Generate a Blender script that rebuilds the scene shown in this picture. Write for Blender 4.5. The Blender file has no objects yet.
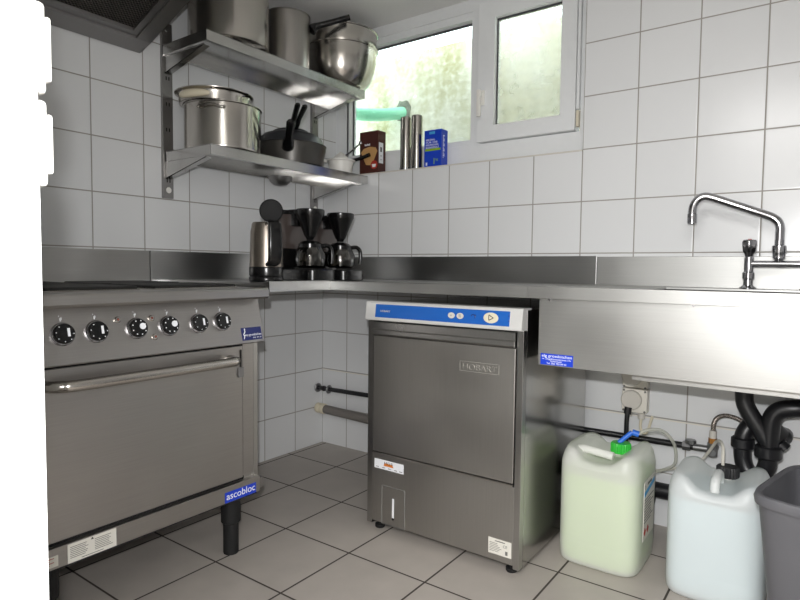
import bpy, bmesh, math, random
from mathutils import Vector, Matrix
random.seed(7)
scene = bpy.context.scene
COL = scene.collection
PI = math.pi

# ------------------------------------------------------------------ materials
def lin(c):
    if isinstance(c, str):
        c = [int(c[i:i+2], 16)/255 for i in (0, 2, 4)]
    return [(x/12.92 if x <= .04045 else ((x+.055)/1.055)**2.4) for x in c] + [1]

class NT:
    def __init__(s, name):
        s.m = bpy.data.materials.new(name); s.m.use_nodes = True
        s.t = s.m.node_tree; s.b = s.t.nodes['Principled BSDF']; s.out = s.t.nodes['Material Output']
    def n(s, typ, **kw):
        x = s.t.nodes.new(typ)
        for k, v in kw.items(): setattr(x, k, v)
        return x
    def l(s, a, b): s.t.links.new(a, b)
    def math(s, op, a, b=None, c=None):
        x = s.n('ShaderNodeMath', operation=op)
        for i, v in enumerate((a, b, c)):
            if v is None: continue
            if isinstance(v, (int, float)): x.inputs[i].default_value = v
            else: s.l(v, x.inputs[i])
        return x.outputs[0]
    def mix(s, f, a, b):
        x = s.n('ShaderNodeMix', data_type='RGBA')
        for i, v in ((0, f), (6, a), (7, b)):
            if isinstance(v, (int, float)): x.inputs[i].default_value = v
            elif isinstance(v, list): x.inputs[i].default_value = v
            else: s.l(v, x.inputs[i])
        return x.outputs[2]
    def ramp(s, v, lo, hi, a, b):
        x = s.n('ShaderNodeMapRange'); s.l(v, x.inputs[0])
        for i, q in ((1, lo), (2, hi), (3, a), (4, b)): x.inputs[i].default_value = q
        return x.outputs[0]

def plain(name, col, rough=.5, metal=0., bump=0., scale=200., var=.0, spec=None, coat=0.):
    q = NT(name); b = q.b; c = lin(col)
    b.inputs['Roughness'].default_value = rough; b.inputs['Metallic'].default_value = metal
    if spec is not None: b.inputs['Specular IOR Level'].default_value = spec
    if coat: b.inputs['Coat Weight'].default_value = coat
    tc = q.n('ShaderNodeTexCoord'); nz = q.n('ShaderNodeTexNoise'); nz.inputs['Scale'].default_value = scale
    q.l(tc.outputs['Object'], nz.inputs['Vector'])
    v = q.ramp(nz.outputs['Fac'], .3, .7, 1-var, 1+var)
    mx = q.n('ShaderNodeVectorMath', operation='SCALE'); mx.inputs[0].default_value = c[:3]
    q.l(v, mx.inputs['Scale']); q.l(mx.outputs[0], b.inputs['Base Color'])
    if bump:
        bp = q.n('ShaderNodeBump'); bp.inputs['Strength'].default_value = bump; bp.inputs['Distance'].default_value = .001
        q.l(nz.outputs['Fac'], bp.inputs['Height']); q.l(bp.outputs[0], b.inputs['Normal'])
    return q.m

def steel(name, col='a8a5a0', rough=.3, axis=0, streak=.035, smudge=.12, bump=.02):
    """brushed stainless: streaks stretched along `axis`, cloudy wear in the roughness"""
    q = NT(name); b = q.b; c = lin(col)
    b.inputs['Metallic'].default_value = 1
    tc = q.n('ShaderNodeTexCoord'); mp = q.n('ShaderNodeMapping')
    sc = [600., 600., 600.]; sc[axis] = 6.
    mp.inputs['Scale'].default_value = sc
    q.l(tc.outputs['Object'], mp.inputs['Vector'])
    nz = q.n('ShaderNodeTexNoise'); nz.inputs['Scale'].default_value = 1; nz.inputs['Detail'].default_value = 3
    q.l(mp.outputs[0], nz.inputs['Vector'])
    cl = q.n('ShaderNodeTexNoise'); cl.inputs['Scale'].default_value = 4; cl.inputs['Detail'].default_value = 1.5
    q.l(tc.outputs['Object'], cl.inputs['Vector'])
    k1 = q.ramp(nz.outputs['Fac'], .3, .7, 1-streak, 1+streak)
    k2 = q.ramp(cl.outputs['Fac'], .3, .7, 1-smudge*.5, 1+smudge*.3)
    k = q.math('MULTIPLY', k1, k2)
    mx = q.n('ShaderNodeVectorMath', operation='SCALE'); mx.inputs[0].default_value = c[:3]
    q.l(k, mx.inputs['Scale']); q.l(mx.outputs[0], b.inputs['Base Color'])
    q.l(q.ramp(cl.outputs['Fac'], .25, .75, rough*(1-smudge), rough*(1+smudge)), b.inputs['Roughness'])
    return q.m

def tiles(name, u, v, w, off, gap, tile, grout, rough, var, bumpn=.05, mott=0.):
    """grid of tiles in the plane of axes u, v (0..2)"""
    q = NT(name); b = q.b
    tc = q.n('ShaderNodeTexCoord'); sp = q.n('ShaderNodeSeparateXYZ'); q.l(tc.outputs['Object'], sp.inputs[0])
    U = q.math('DIVIDE', q.math('SUBTRACT', sp.outputs[u], off[0]), w)
    V = q.math('DIVIDE', q.math('SUBTRACT', sp.outputs[v], off[1]), w)
    def edge(x):
        f = q.math('FRACT', x); return q.math('MULTIPLY', q.math('MINIMUM', f, q.math('SUBTRACT', 1., f)), w)
    e = q.math('MINIMUM', edge(U), edge(V))
    m = q.ramp(e, gap*.5-.0004, gap*.5+.0006, 0, 1)
    cb = q.n('ShaderNodeCombineXYZ'); q.l(q.math('FLOOR', U), cb.inputs[0]); q.l(q.math('FLOOR', V), cb.inputs[1])
    wn = q.n('ShaderNodeTexWhiteNoise', noise_dimensions='3D'); q.l(cb.outputs[0], wn.inputs['Vector'])
    nz = q.n('ShaderNodeTexNoise'); nz.inputs['Scale'].default_value = 9; nz.inputs['Detail'].default_value = 6
    q.l(tc.outputs['Object'], nz.inputs['Vector'])
    k = q.math('MULTIPLY', q.ramp(wn.outputs['Value'], 0, 1, 1-var, 1+var), q.ramp(nz.outputs['Fac'], .3, .7, 1-mott, 1+mott))
    mx = q.n('ShaderNodeVectorMath', operation='SCALE'); mx.inputs[0].default_value = lin(tile)[:3]; q.l(k, mx.inputs['Scale'])
    q.l(q.mix(m, lin(grout), mx.outputs[0]), b.inputs['Base Color'])
    q.l(q.ramp(m, 0, 1, .9, rough), b.inputs['Roughness'])
    n2 = q.n('ShaderNodeTexNoise'); n2.inputs['Scale'].default_value = 160; q.l(tc.outputs['Object'], n2.inputs['Vector'])
    h = q.math('ADD', q.math('MULTIPLY', q.ramp(e, gap*.5, gap*.5+.003, 0, 1), .8), q.math('MULTIPLY', n2.outputs['Fac'], bumpn))
    bp = q.n('ShaderNodeBump'); bp.inputs['Strength'].default_value = .22; bp.inputs['Distance'].default_value = .002
    q.l(h, bp.inputs['Height']); q.l(bp.outputs[0], b.inputs['Normal'])
    return q.m

def glass(name, tint='f4f8f6', refl=.06, haze=0.):
    q = NT(name); q.t.nodes.remove(q.b)
    tr = q.n('ShaderNodeBsdfTransparent'); tr.inputs[0].default_value = lin(tint)
    gl = q.n('ShaderNodeBsdfGlossy'); gl.inputs['Roughness'].default_value = .03
    fr = q.n('ShaderNodeFresnel'); fr.inputs['IOR'].default_value = 1.45
    mx = q.n('ShaderNodeMixShader'); q.l(q.math('ADD', fr.outputs[0], refl-.04), mx.inputs[0])
    q.l(tr.outputs[0], mx.inputs[1]); q.l(gl.outputs[0], mx.inputs[2])
    last = mx.outputs[0]
    if haze:
        tl = q.n('ShaderNodeBsdfTranslucent'); tl.inputs[0].default_value = lin('f2f2e8')
        tc = q.n('ShaderNodeTexCoord'); nz = q.n('ShaderNodeTexNoise'); nz.inputs['Scale'].default_value = 14; nz.inputs['Detail'].default_value = 8
        q.l(tc.outputs['Object'], nz.inputs['Vector'])
        m2 = q.n('ShaderNodeMixShader'); q.l(q.ramp(nz.outputs['Fac'], .3, .75, haze*.6, haze*1.4), m2.inputs[0])
        q.l(last, m2.inputs[1]); q.l(tl.outputs[0], m2.inputs[2]); last = m2.outputs[0]
    q.l(last, q.out.inputs['Surface'])
    return q.m

def milky(name, col, clear, rough=.35):
    """translucent blow-moulded plastic"""
    q = NT(name); q.b.inputs['Base Color'].default_value = lin(col); q.b.inputs['Roughness'].default_value = rough
    tl = q.n('ShaderNodeBsdfTranslucent'); tl.inputs[0].default_value = lin(col)
    tr = q.n('ShaderNodeBsdfTransparent'); tr.inputs[0].default_value = (.97, .98, .95, 1)
    m1 = q.n('ShaderNodeMixShader'); m1.inputs[0].default_value = .2
    q.l(q.b.outputs[0], m1.inputs[1]); q.l(tl.outputs[0], m1.inputs[2])
    m2 = q.n('ShaderNodeMixShader'); m2.inputs[0].default_value = clear
    q.l(m1.outputs[0], m2.inputs[1]); q.l(tr.outputs[0], m2.inputs[2])
    q.l(m2.outputs[0], q.out.inputs['Surface'])
    return q.m

def moss(name):
    q = NT(name); b = q.b; b.inputs['Roughness'].default_value = .95
    tc = q.n('ShaderNodeTexCoord'); mp = q.n('ShaderNodeMapping'); mp.inputs['Scale'].default_value = (5, 5, 1.6)
    q.l(tc.outputs['Object'], mp.inputs['Vector'])
    n1 = q.n('ShaderNodeTexNoise'); n1.inputs['Scale'].default_value = 1; n1.inputs['Detail'].default_value = 7; q.l(mp.outputs[0], n1.inputs['Vector'])
    n2 = q.n('ShaderNodeTexNoise'); n2.inputs['Scale'].default_value = 30; n2.inputs['Detail'].default_value = 6; q.l(tc.outputs['Object'], n2.inputs['Vector'])
    c1 = q.mix(q.ramp(n1.outputs['Fac'], .38, .66, 0, 1), lin('d6d3c4'), lin('a8a37c'))
    c2 = q.mix(q.ramp(n2.outputs['Fac'], .45, .7, 0, .55), c1, lin('e8e8dc'))
    q.l(c2, b.inputs['Base Color'])
    bp = q.n('ShaderNodeBump'); bp.inputs['Strength'].default_value = .4; bp.inputs['Distance'].default_value = .01
    q.l(n2.outputs['Fac'], bp.inputs['Height']); q.l(bp.outputs[0], b.inputs['Normal'])
    return q.m

def mesh_filter(name):
    q = NT(name); b = q.b; b.inputs['Metallic'].default_value = 1
    tc = q.n('ShaderNodeTexCoord'); sp = q.n('ShaderNodeSeparateXYZ'); q.l(tc.outputs['Object'], sp.inputs[0])
    def wv(x): return q.math('SINE', q.math('MULTIPLY', x, 2*PI/.012))
    h = q.math('MULTIPLY', wv(sp.outputs[0]), wv(sp.outputs[1]))
    q.l(q.mix(q.ramp(h, -.4, .6, 0, 1), lin('2c2a28'), lin('6a6662')), b.inputs['Base Color'])
    b.inputs['Roughness'].default_value = .5
    bp = q.n('ShaderNodeBump'); bp.inputs['Strength'].default_value = .8; bp.inputs['Distance'].default_value = .003
    q.l(h, bp.inputs['Height']); q.l(bp.outputs[0], b.inputs['Normal'])
    return q.m

def braid(name):
    q = NT(name); b = q.b; b.inputs['Metallic'].default_value = .8; b.inputs['Roughness'].default_value = .4
    tc = q.n('ShaderNodeTexCoord'); ck = q.n('ShaderNodeTexChecker'); ck.inputs['Scale'].default_value = 230
    ck.inputs[1].default_value = lin('b5aea6'); ck.inputs[2].default_value = lin('6c5f58')
    q.l(tc.outputs['Object'], ck.inputs['Vector']); q.l(ck.outputs[0], b.inputs['Base Color'])
    return q.m

TILE = 'dfe0e1'; GROUT = '9a9690'
M = dict(
    wall_b=tiles('white_wall_tile_back', 0, 2, .2, (.168, 0), .0042, TILE, GROUT, .22, .012),
    wall_l=tiles('white_wall_tile_left', 1, 2, .2, (0, 0), .0042, TILE, GROUT, .22, .012),
    floor=tiles('grey_floor_tile', 0, 1, .298, (.323, -.248), .006, 'aea7a0', '3e3833', .42, .03, .15, .05),
    paint=plain('white_paint', 'efeeec', .75, bump=.05, scale=90, var=.01),
    jamb=plain('white_door_gloss', 'f2f2f2', .35, bump=.01, scale=60),
    pvc=plain('white_upvc', 'e9ebec', .3, scale=40, var=.01),
    gasket=plain('black_gasket', '4c4c50', .6),
    beige=plain('beige_hinge_plastic', 'd8d0bc', .5),
    steel=steel('brushed_steel_horizontal', 'a6a6a4', .45, 0),
    steel_y=steel('brushed_steel_left_wall', 'b9b9b8', .33, 1),
    steel_z=steel('brushed_steel_vertical', 'b4b3b1', .3, 2),
    steel_d=steel('dishwasher_steel', 'b4b2ae', .42, 2, smudge=.1),
    steel_s=steel('stove_steel', 'aca9a6', .38, 1, smudge=.12),
    shelf=steel('shelf_steel', 'c2c1bf', .2, 1, smudge=.1),
    splash=steel('splash_steel', 'a6a6a5', .32, 0),
    splash_r=steel('worn_upstand_steel', 'bcbbb9', .46, 1, smudge=.2),
    steel_k=steel('hood_steel', '9a9897', .38, 1),
    alu=plain('bright_control_fascia', 'dcdcda', .3, metal=.3, var=.01, scale=30),
    emboss=plain('embossed_steel_letters', '98958f', .4, metal=.35),
    steel_side=steel('cabinet_side_steel', 'b4b3b1', .17, 2, smudge=.1),
    pot=steel('pot_steel', 'c4c0ba', .2, 2, streak=.03, smudge=.1),
    pot_b=steel('pot_steel_satin', 'b2aeaa', .3, 2, streak=.05, smudge=.1),
    chrome=steel('chrome', 'b4b4b8', .1, 2, streak=0, smudge=.05, bump=0),
    dark=plain('gap_shade', '0c0b0b', .8),  # near-black colour standing for the shade inside gaps and slots
    black=plain('black_plastic', '0b0b0c', .22, var=.05, spec=.5),
    blackm=plain('black_matt_plastic', '1a1a1c', .55, bump=.05),
    kettle=steel('kettle_steel', '8e867d', .34, 2, streak=.05),
    lidblack=plain('matt_lid_black', '0d0d0e', .6, spec=.25),
    rubber=plain('black_rubber', '101011', .7),
    pipe=plain('black_pipe', '17171a', .38, var=.05),
    iron=plain('cast_iron', '232221', .6, metal=.4, bump=.1),
    teflon=plain('dark_nonstick', '3b3c3f', .38, metal=.3, bump=.05),
    teflon_o=plain('dark_pan_enamel', '4a4845', .35, metal=.5),
    blue=plain('blue_panel', '1c5cb0', .35),
    blue_s=plain('blue_sticker', '1a3fc4', .35),
    blue_d=plain('navy_sticker', '1c2560', .35),
    blue_b=plain('blue_carton', '1440c0', .4),
    cyan=plain('light_blue_stripe', '4aa5dc', .45),
    white=plain('white_plastic', 'eceae4', .4),
    print=plain('white_print', 'f0f2f6', .5),
    greyp=plain('grey_print', '6c6b68', .6),
    sticker=plain('paper_sticker', 'dedbd2', .55),
    orange=plain('orange_print', 'd9803a', .5),
    lens=plain('dull_red_lens', '7c4238', .3),
    red=plain('red_print', 'b03428', .5),
    blackp=plain('black_print', '26241f', .6),
    brown=plain('brown_carton', '4b231c', .5, var=.06, scale=60),
    tan=plain('tan_print', 'c79a62', .55),
    lime=plain('green_print', '8fb81f', .5),
    cream=plain('cream_plastic', 'd9d0b8', .45),
    socket=plain('socket_plastic', 'e3ded4', .45),
    plugc=plain('grey_cover_plastic', 'cfcac2', .45),
    bin=plain('grey_bin_plastic', '5a5a5e', .5, bump=.08, scale=500),
    cap_g=plain('green_cap', '2fb53a', .4),
    conn=plain('blue_connector', '2e6bd0', .4),
    greypipe=plain('grey_drain_pipe', '77726d', .5),
    brass=plain('brass', 'b07a3e', .35, metal=.9),
    valve=plain('galvanised_metal', '8f8f90', .4, metal=.9),
    hose=plain('green_hose', '8ad6b2', .45, var=.05),
    tube=milky('clear_tube', 'cfcfc6', .55),
    wtube=milky('white_tube', 'e0ddd3', .2),
    can=milky('milky_plastic', 'fcfcf9', .38),
    can2=milky('milky_plastic_cool', 'fafcfc', .36),
    liq=plain('green_tinted_liquid', '98c04e', .3),
    liq2=plain('clear_blue_liquid', 'a6c6d0', .3),
    moss=moss('mossy_concrete'),
    rubble=plain('dark_hole', '7a7b70', .95, bump=.3, scale=60, var=.3),
    ground=plain('light_well_bounce', 'dcdad0', .95, bump=.3, scale=60, var=.2),  # unseen ground, made pale to bounce daylight up to the ceiling
    pane=glass('window_glass'),
    pane_d=glass('dusty_window_glass', haze=.3),
    carafe=glass('carafe_glass', 'c9c6c0', .1),
    smoke=plain('smoked_tank', '4b4340', .2, spec=.6),
    filt=mesh_filter('grease_filter_mesh'),
    braid=braid('braided_hose'),
)

# ------------------------------------------------------------------ geometry helpers
class MB:
    def __init__(s): s.v = []; s.f = []; s.mi = []; s.cur = 0
    def add(s, vs, fs, T=None):
        o = len(s.v)
        s.v += [tuple(T @ Vector(p)) if T else tuple(p) for p in vs]
        s.f += [tuple(i+o for i in f) for f in fs]; s.mi += [s.cur]*len(fs)
        return s
    def box(s, x0, x1, y0, y1, z0, z1, bev=0., T=None, seg=2):
        if not bev:
            vs = [(x, y, z) for z in (z0, z1) for y in (y0, y1) for x in (x0, x1)]
            return s.add(vs, [(0, 2, 3, 1), (4, 5, 7, 6), (0, 1, 5, 4), (2, 6, 7, 3), (0, 4, 6, 2), (1, 3, 7, 5)], T)
        bm = bmesh.new(); bmesh.ops.create_cube(bm, size=1)
        for v in bm.verts:
            v.co = Vector(((x0+x1)/2+v.co.x*(x1-x0), (y0+y1)/2+v.co.y*(y1-y0), (z0+z1)/2+v.co.z*(z1-z0)))
        bmesh.ops.bevel(bm, geom=bm.edges[:], offset=bev, segments=seg, profile=.5, affect='EDGES')
        return s.bm(bm, T)
    def bm(s, bm, T=None):
        bm.verts.index_update()
        s.add([v.co[:] for v in bm.verts], [[v.index for v in f.verts] for f in bm.faces], T); bm.free(); return s
    def prism(s, poly, axis, a, b, T=None):
        """polygon in the two other axes (in xyz order) extruded along axis"""
        n = len(poly); vs = []
        for t in (a, b):
            for p in poly:
                c = list(p); c.insert(axis, t); vs.append(tuple(c))
        fs = [tuple(range(n)), tuple(range(2*n-1, n-1, -1))] + [(i, (i+1) % n, n+(i+1) % n, n+i) for i in range(n)]
        bm = bmesh.new(); bv = [bm.verts.new(v) for v in vs]
        for f in fs: bm.faces.new([bv[i] for i in f])
        bmesh.ops.recalc_face_normals(bm, faces=bm.faces[:])
        return s.bm(bm, T)
    def lathe(s, prof, c=(0, 0, 0), n=40, T=None, a0=0, a1=2*PI):
        full = abs(a1-a0-2*PI) < 1e-6; k = n if full else n+1; vs = []; fs = []
        for r, z in prof:
            for i in range(k):
                a = a0+(a1-a0)*i/n
                vs.append((c[0]+max(r, 1e-5)*math.cos(a), c[1]+max(r, 1e-5)*math.sin(a), c[2]+z))
        for j in range(len(prof)-1):
            for i in range(n):
                i2 = (i+1) % k
                fs.append((j*k+i, j*k+i2, (j+1)*k+i2, (j+1)*k+i))
        return s.add(vs, fs, T)
    def cyl(s, p0, p1, r, n=20, r1=None, bev=0.):
        p0 = Vector(p0); p1 = Vector(p1); d = p1-p0; L = d.length
        T = Matrix.Translation(p0) @ d.to_track_quat('Z', 'Y').to_matrix().to_4x4()
        r1 = r if r1 is None else r1
        b = min(bev, r*.9)
        prof = [(0, 0), (r-b, 0), (r, b), (r1, L-b), (r1-b, L), (0, L)] if b else [(0, 0), (r, 0), (r1, L), (0, L)]
        return s.lathe(prof, n=n, T=T)
    def tube(s, pts, r, n=14, smooth=True, sub=10, cap=True):
        pts = [Vector(p) for p in pts]
        if smooth and len(pts) > 2:
            P = [pts[0]*2-pts[1]]+pts+[pts[-1]*2-pts[-2]]; out = []
            for i in range(1, len(P)-2):
                for k in range(sub):
                    t = k/sub; a, b, c, d = P[i-1:i+3]
                    out.append(.5*((2*b)+(c-a)*t+(2*a-5*b+4*c-d)*t*t+(3*b-a-3*c+d)*t**3))
            out.append(pts[-1]); pts = out
        rr = r if callable(r) else (lambda t: r)
        tg = [(pts[min(i+1, len(pts)-1)]-pts[max(i-1, 0)]).normalized() for i in range(len(pts))]
        up = Vector((0, 0, 1)) if abs(tg[0].z) < .9 else Vector((1, 0, 0))
        u = tg[0].cross(up).normalized(); vs = []; fs = []
        for i, p in enumerate(pts):
            u = (u-tg[i]*u.dot(tg[i])).normalized(); w = tg[i].cross(u); q = rr(i/(len(pts)-1))
            for k in range(n):
                a = 2*PI*k/n; vs.append(p+u*q*math.cos(a)+w*q*math.sin(a))
        for i in range(len(pts)-1):
            for k in range(n):
                k2 = (k+1) % n; fs.append((i*n+k, i*n+k2, (i+1)*n+k2, (i+1)*n+k))
        if cap:
            fs.append(tuple(range(n-1, -1, -1))); fs.append(tuple(range((len(pts)-1)*n, len(pts)*n)))
        return s.add(vs, fs)
    def loft(s, rings, cap0=True, cap1=True, T=None):
        n = len(rings[0]); vs = [p for r in rings for p in r]; fs = []
        for j in range(len(rings)-1):
            for i in range(n):
                i2 = (i+1) % n; fs.append((j*n+i, j*n+i2, (j+1)*n+i2, (j+1)*n+i))
        if cap0: fs.append(tuple(range(n-1, -1, -1)))
        if cap1: fs.append(tuple(range((len(rings)-1)*n, len(rings)*n)))
        return s.add(vs, fs, T)
    def sphere(s, c, r, sc=(1, 1, 1), n=20):
        return s.lathe([(r*math.sin(PI*i/12), -r*math.cos(PI*i/12)) for i in range(13)], n=n,
                       T=Matrix.Translation(c) @ Matrix.Diagonal((*sc, 1)))
    def build(s, name, mat, parent=None, sharp=35, recalc=True):
        me = bpy.data.meshes.new(name)
        o0 = ORG.get(parent.name, Vector()) if parent else Vector()
        me.from_pydata([Vector(p)-o0 for p in s.v], [], s.f)
        mats = mat if isinstance(mat, list) else [mat]
        for m in mats: me.materials.append(M[m])
        for p, i in zip(me.polygons, s.mi): p.material_index = i; p.use_smooth = True
        if recalc:
            bm = bmesh.new(); bm.from_mesh(me); bmesh.ops.remove_doubles(bm, verts=bm.verts, dist=1e-6)
            bmesh.ops.recalc_face_normals(bm, faces=bm.faces[:]); bm.to_mesh(me); bm.free()
        me.set_sharp_from_angle(angle=math.radians(sharp))
        ob = bpy.data.objects.new(name, me); COL.objects.link(ob)
        wn = ob.modifiers.new('weighted', 'WEIGHTED_NORMAL'); wn.keep_sharp = True; wn.weight = 100
        if parent: ob.parent = parent; ORG[ob.name] = o0
        return ob

ORG = {}
def thing(name, label, cat, loc, group=None):
    o = bpy.data.objects.new(name, None); COL.objects.link(o); o.empty_display_size = .05
    o.location = loc; ORG[o.name] = Vector(loc); o['label'] = label; o['category'] = cat
    if group: o['group'] = group
    return o
def tag(o, label, cat, group=None):
    o['label'] = label; o['category'] = cat
    if group: o['group'] = group
    return o
def struct(o): o['kind'] = 'structure'; return o
def copy_tree(o, loc, label):
    c = o.copy(); COL.objects.link(c); c.location = loc; c['label'] = label
    for ch in list(o.children):
        d = ch.copy(); COL.objects.link(d); d.parent = c
        for g in list(ch.children):
            e = g.copy(); COL.objects.link(e); e.parent = d
    return c
def writing(name, body, size, at, ux, uy, mat, parent, w=None, spacing=1., extr=.0003, align='LEFT'):
    cu = bpy.data.curves.new(name, 'FONT'); cu.body = body; cu.size = size; cu.extrude = extr
    cu.space_character = spacing; cu.align_x = align
    tmp = bpy.data.objects.new('tmp', cu); COL.objects.link(tmp)
    dg = bpy.context.evaluated_depsgraph_get()
    me = bpy.data.meshes.new_from_object(tmp.evaluated_get(dg)); bpy.data.objects.remove(tmp)
    ux = Vector(ux); uy = Vector(uy); uz = ux.cross(uy)
    xs = [v.co.x for v in me.vertices]
    k = 1 if w is None else w/(max(xs)-min(xs))
    o0 = ORG.get(parent.name, Vector())
    for v in me.vertices: v.co = Vector(at)+ux*v.co.x*k+uy*v.co.y+uz*v.co.z-o0
    me.name = name; me.materials.clear(); me.materials.append(M[mat])
    ob = bpy.data.objects.new(name, me); COL.objects.link(ob); ob.parent = parent; ORG[ob.name] = o0
    return ob
def sq(cx, cy, hx, hy, z, n=4., k=48):
    out = []
    for i in range(k):
        a = 2*PI*i/k; c, s_ = math.cos(a), math.sin(a)
        out.append((cx+hx*math.copysign(abs(c)**(2/n), c), cy+hy*math.copysign(abs(s_)**(2/n), s_), z))
    return out

# ------------------------------------------------------------------ the room
CEIL = 2.14; XR = 2.95; YF = -2.04
struct(MB().box(-.3, 3.6, -4.8, .25, -.1, 0).build('floor', 'floor'))
struct(MB().box(-.3, 3.6, -4.8, .25, CEIL, CEIL+.1).build('ceiling', 'paint'))
struct(MB().box(-.2, 0, YF-.16, .25, 0, CEIL).build('wall_left', 'wall_l'))
b = MB(); b.box(0, XR, 0, .25, 0, 1.394); b.box(1.368, XR, 0, .25, 1.394, CEIL)
struct(b.build('wall_back', 'wall_b'))
struct(MB().box(XR, XR+.2, YF-.16, .25, 0, CEIL).build('wall_right', 'wall_l'))
b = MB(); b.box(0, 1.582, YF-.16, YF, 0, CEIL); b.box(2.6, XR, YF-.16, YF, 0, CEIL); b.box(1.582, 2.6, YF-.16, YF, 2.04, CEIL)
struct(b.build('wall_front', 'paint'))
b = MB(); b.box(1.582, 1.5965, YF-.17, YF+.001, 0, 2.04); b.box(2.585, 2.6, YF-.17, YF+.001, 0, 2.04); b.box(1.597, 2.5845, YF-.17, YF+.001, 2.025, 2.04)
struct(b.build('trim_1', 'jamb'))
# hallway behind the doorway, where the photographer stands
b = MB(); b.box(.6, .7, -4.7, YF-.16, 0, CEIL); b.box(3.4, 3.5, -4.7, YF-.16, 0, CEIL); b.box(.6, 3.5, -4.8, -4.7, 0, CEIL)
b.box(3.15, 3.5, YF-.16, YF-.06, 0, CEIL)
struct(b.build('wall_hallway', 'paint'))
# sill board, cream joint strip along the back wall
struct(MB().box(0, 1.366, -.002, .1, 1.394, 1.4, .001).build('trim_2', 'plugc'))
struct(MB().box(.0, 2.94, -.003, .0, .393, .397).build('trim_3', 'socket'))
# light well outside
struct(MB().box(-1.6, 3.2, .6, .8, .2, 2.19).build('wall_light_well', 'moss'))
struct(MB().box(-1.6, 3.2, .25, .6, .1, .2).build('floor_light_well', 'ground'))

# window
win = bpy.data.objects.new('window_1', None); COL.objects.link(win); struct(win); win.location = (.68, .1, 1.4); ORG['window_1'] = Vector((.68, .1, 1.4))
Y0 = .092; Y1 = .16
b = MB()
b.box(0, .08, Y0, Y1, 1.40, 2.14, .003); b.box(.08, 1.366, Y0, Y1, 1.40, 1.495, .003)
b.box(.08, 1.366, Y0, Y1, 2.085, 2.14, .003); b.box(.838, .872, Y0, Y1, 1.49, 2.09, .003); b.box(1.322, 1.366, Y0, Y1, 1.49, 2.09, .003)
# fixed bead frame of the left light
b.box(.079, .086, Y0+.012, Y1, 1.49, 2.09); b.box(.818, .84, Y0+.002, Y1, 1.49, 2.09, .002)
b.box(.08, .84, Y0+.006, Y1, 1.49, 1.52, .002); b.box(.08, .84, Y0+.006, Y1, 2.052, 2.09, .002)
b.build('window_frame', 'pvc', win)
b = MB(); b.box(.086, .090, Y0+.04, Y0+.05, 1.52, 2.052); b.box(.086, .818, Y0+.04, Y0+.05, 2.045, 2.052); b.build('gasket', 'gasket', win)
MB().box(.084, .82, Y0+.05, Y0+.056, 1.515, 2.055).build('pane', 'pane', win)
b = MB(); S0 = .07
b.box(.862, .945, S0, .13, 1.497, 2.10, .004); b.box(1.243, 1.308, S0, .13, 1.497, 2.10, .004)
b.box(.94, 1.25, S0+.0005, .13, 1.497, 1.566, .004); b.box(.94, 1.25, S0+.0005, .13, 2.025, 2.10, .004)
sash = b.build('sash', 'pvc', win)
b = MB(); b.box(.945, .950, S0+.022, S0+.03, 1.566, 2.025); b.box(.945, 1.243, S0+.022, S0+.03, 2.018, 2.025); b.build('gasket', 'gasket', sash)
MB().box(.945, 1.245, S0+.03, S0+.036, 1.56, 2.03).build('pane', 'pane_d', sash)
b = MB(); b.box(.878, .902, S0-.008, S0+.001, 1.655, 1.72, .003); b.cyl((.89, S0-.03, 1.705), (.89, S0, 1.705), .009)
b.box(.88, .9, S0-.04, S0-.026, 1.60, 1.717, .005); b.build('window_handle', 'white', sash)
b = MB(); b.box(1.31, 1.322, S0+.006, .1, 1.51, 1.575, .002); b.build('hinge', 'beige', win); MB().box(1.31, 1.322, S0+.006, .1, 1.58, 2.08, .002).build('hinge_cover', 'pvc', win)

# two light switches on the kitchen face of the front wall, beside the doorway
def switch(z0, z1, label):
    t = thing('light_switch', label, 'light switch', (1.535, YF, (z0+z1)/2), 'light switches by the doorway')
    MB().box(1.495, 1.577, YF, YF+.018, z0, z1, .005).build('switch_plate', 'white', t)
    MB().box(1.507, 1.5765, YF+.016, YF+.0225, z0+.012, z1-.012, .003).build('rocker', 'white', t)
switch(1.086, 1.168, 'white light switch beside the doorway edge, upper of the two')
switch(1.004, 1.082, 'white light switch beside the doorway edge, lower of the two')

# ------------------------------------------------------------------ extractor hood
hood = thing('extractor_hood', 'dark stainless extractor hood with mesh grease filters above the stove', 'hood', (0, -1.4, 1.74))
s = .385
def hz(x): return 1.742+s*max(0, x-.025)
b = MB()
poly = [(.002, 1.742), (.025, 1.742), (.75, hz(.75)), (.75, 2.135), (.002, 2.135)]
for y in (-1.014, -1.93): b.prism(poly, 1, y-.004, y)
b.box(.002, .006, -1.934, -1.014, 1.742, 2.135)
b.box(.745, .75, -1.934, -1.014, hz(.75)-.002, 2.135)
b.build('hood_shell', 'steel_k', hood)
b = MB()   # inclined border of the underside
def slab(mb, x0, x1, y0, y1, up0, up1):
    mb.prism([(x0, hz(x0)+up0), (x1, hz(x1)+up0), (x1, hz(x1)+up1), (x0, hz(x0)+up1)], 1, y0, y1)
slab(b, .006, .08, -1.93, -1.014, -.003, .006); slab(b, .08, .75, -1.07, -1.014, -.003, .006); slab(b, .08, .75, -1.93, -1.87, -.003, .006); slab(b, .70, .75, -1.87, -1.064, -.003, .006)
b.build('hood_rim', 'steel_k', hood)
for y0, y1 in ((-1.45, -1.09), (-1.86, -1.49)):
    b = MB(); slab(b, .09, .69, y0, y1, .016, .03); f = b.build('grease_filter', 'filt', hood)
    b = MB(); slab(b, .083, .1, y0-.02, y1+.02, .004, .03); slab(b, .68, .70, y0-.02, y1+.02, .004, .03)
    slab(b, .1, .68, y0-.02, y0+.004, .004, .03); slab(b, .1, .68, y1-.004, y1+.02, .004, .03); b.build('filter_frame', 'steel_k', f)

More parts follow.
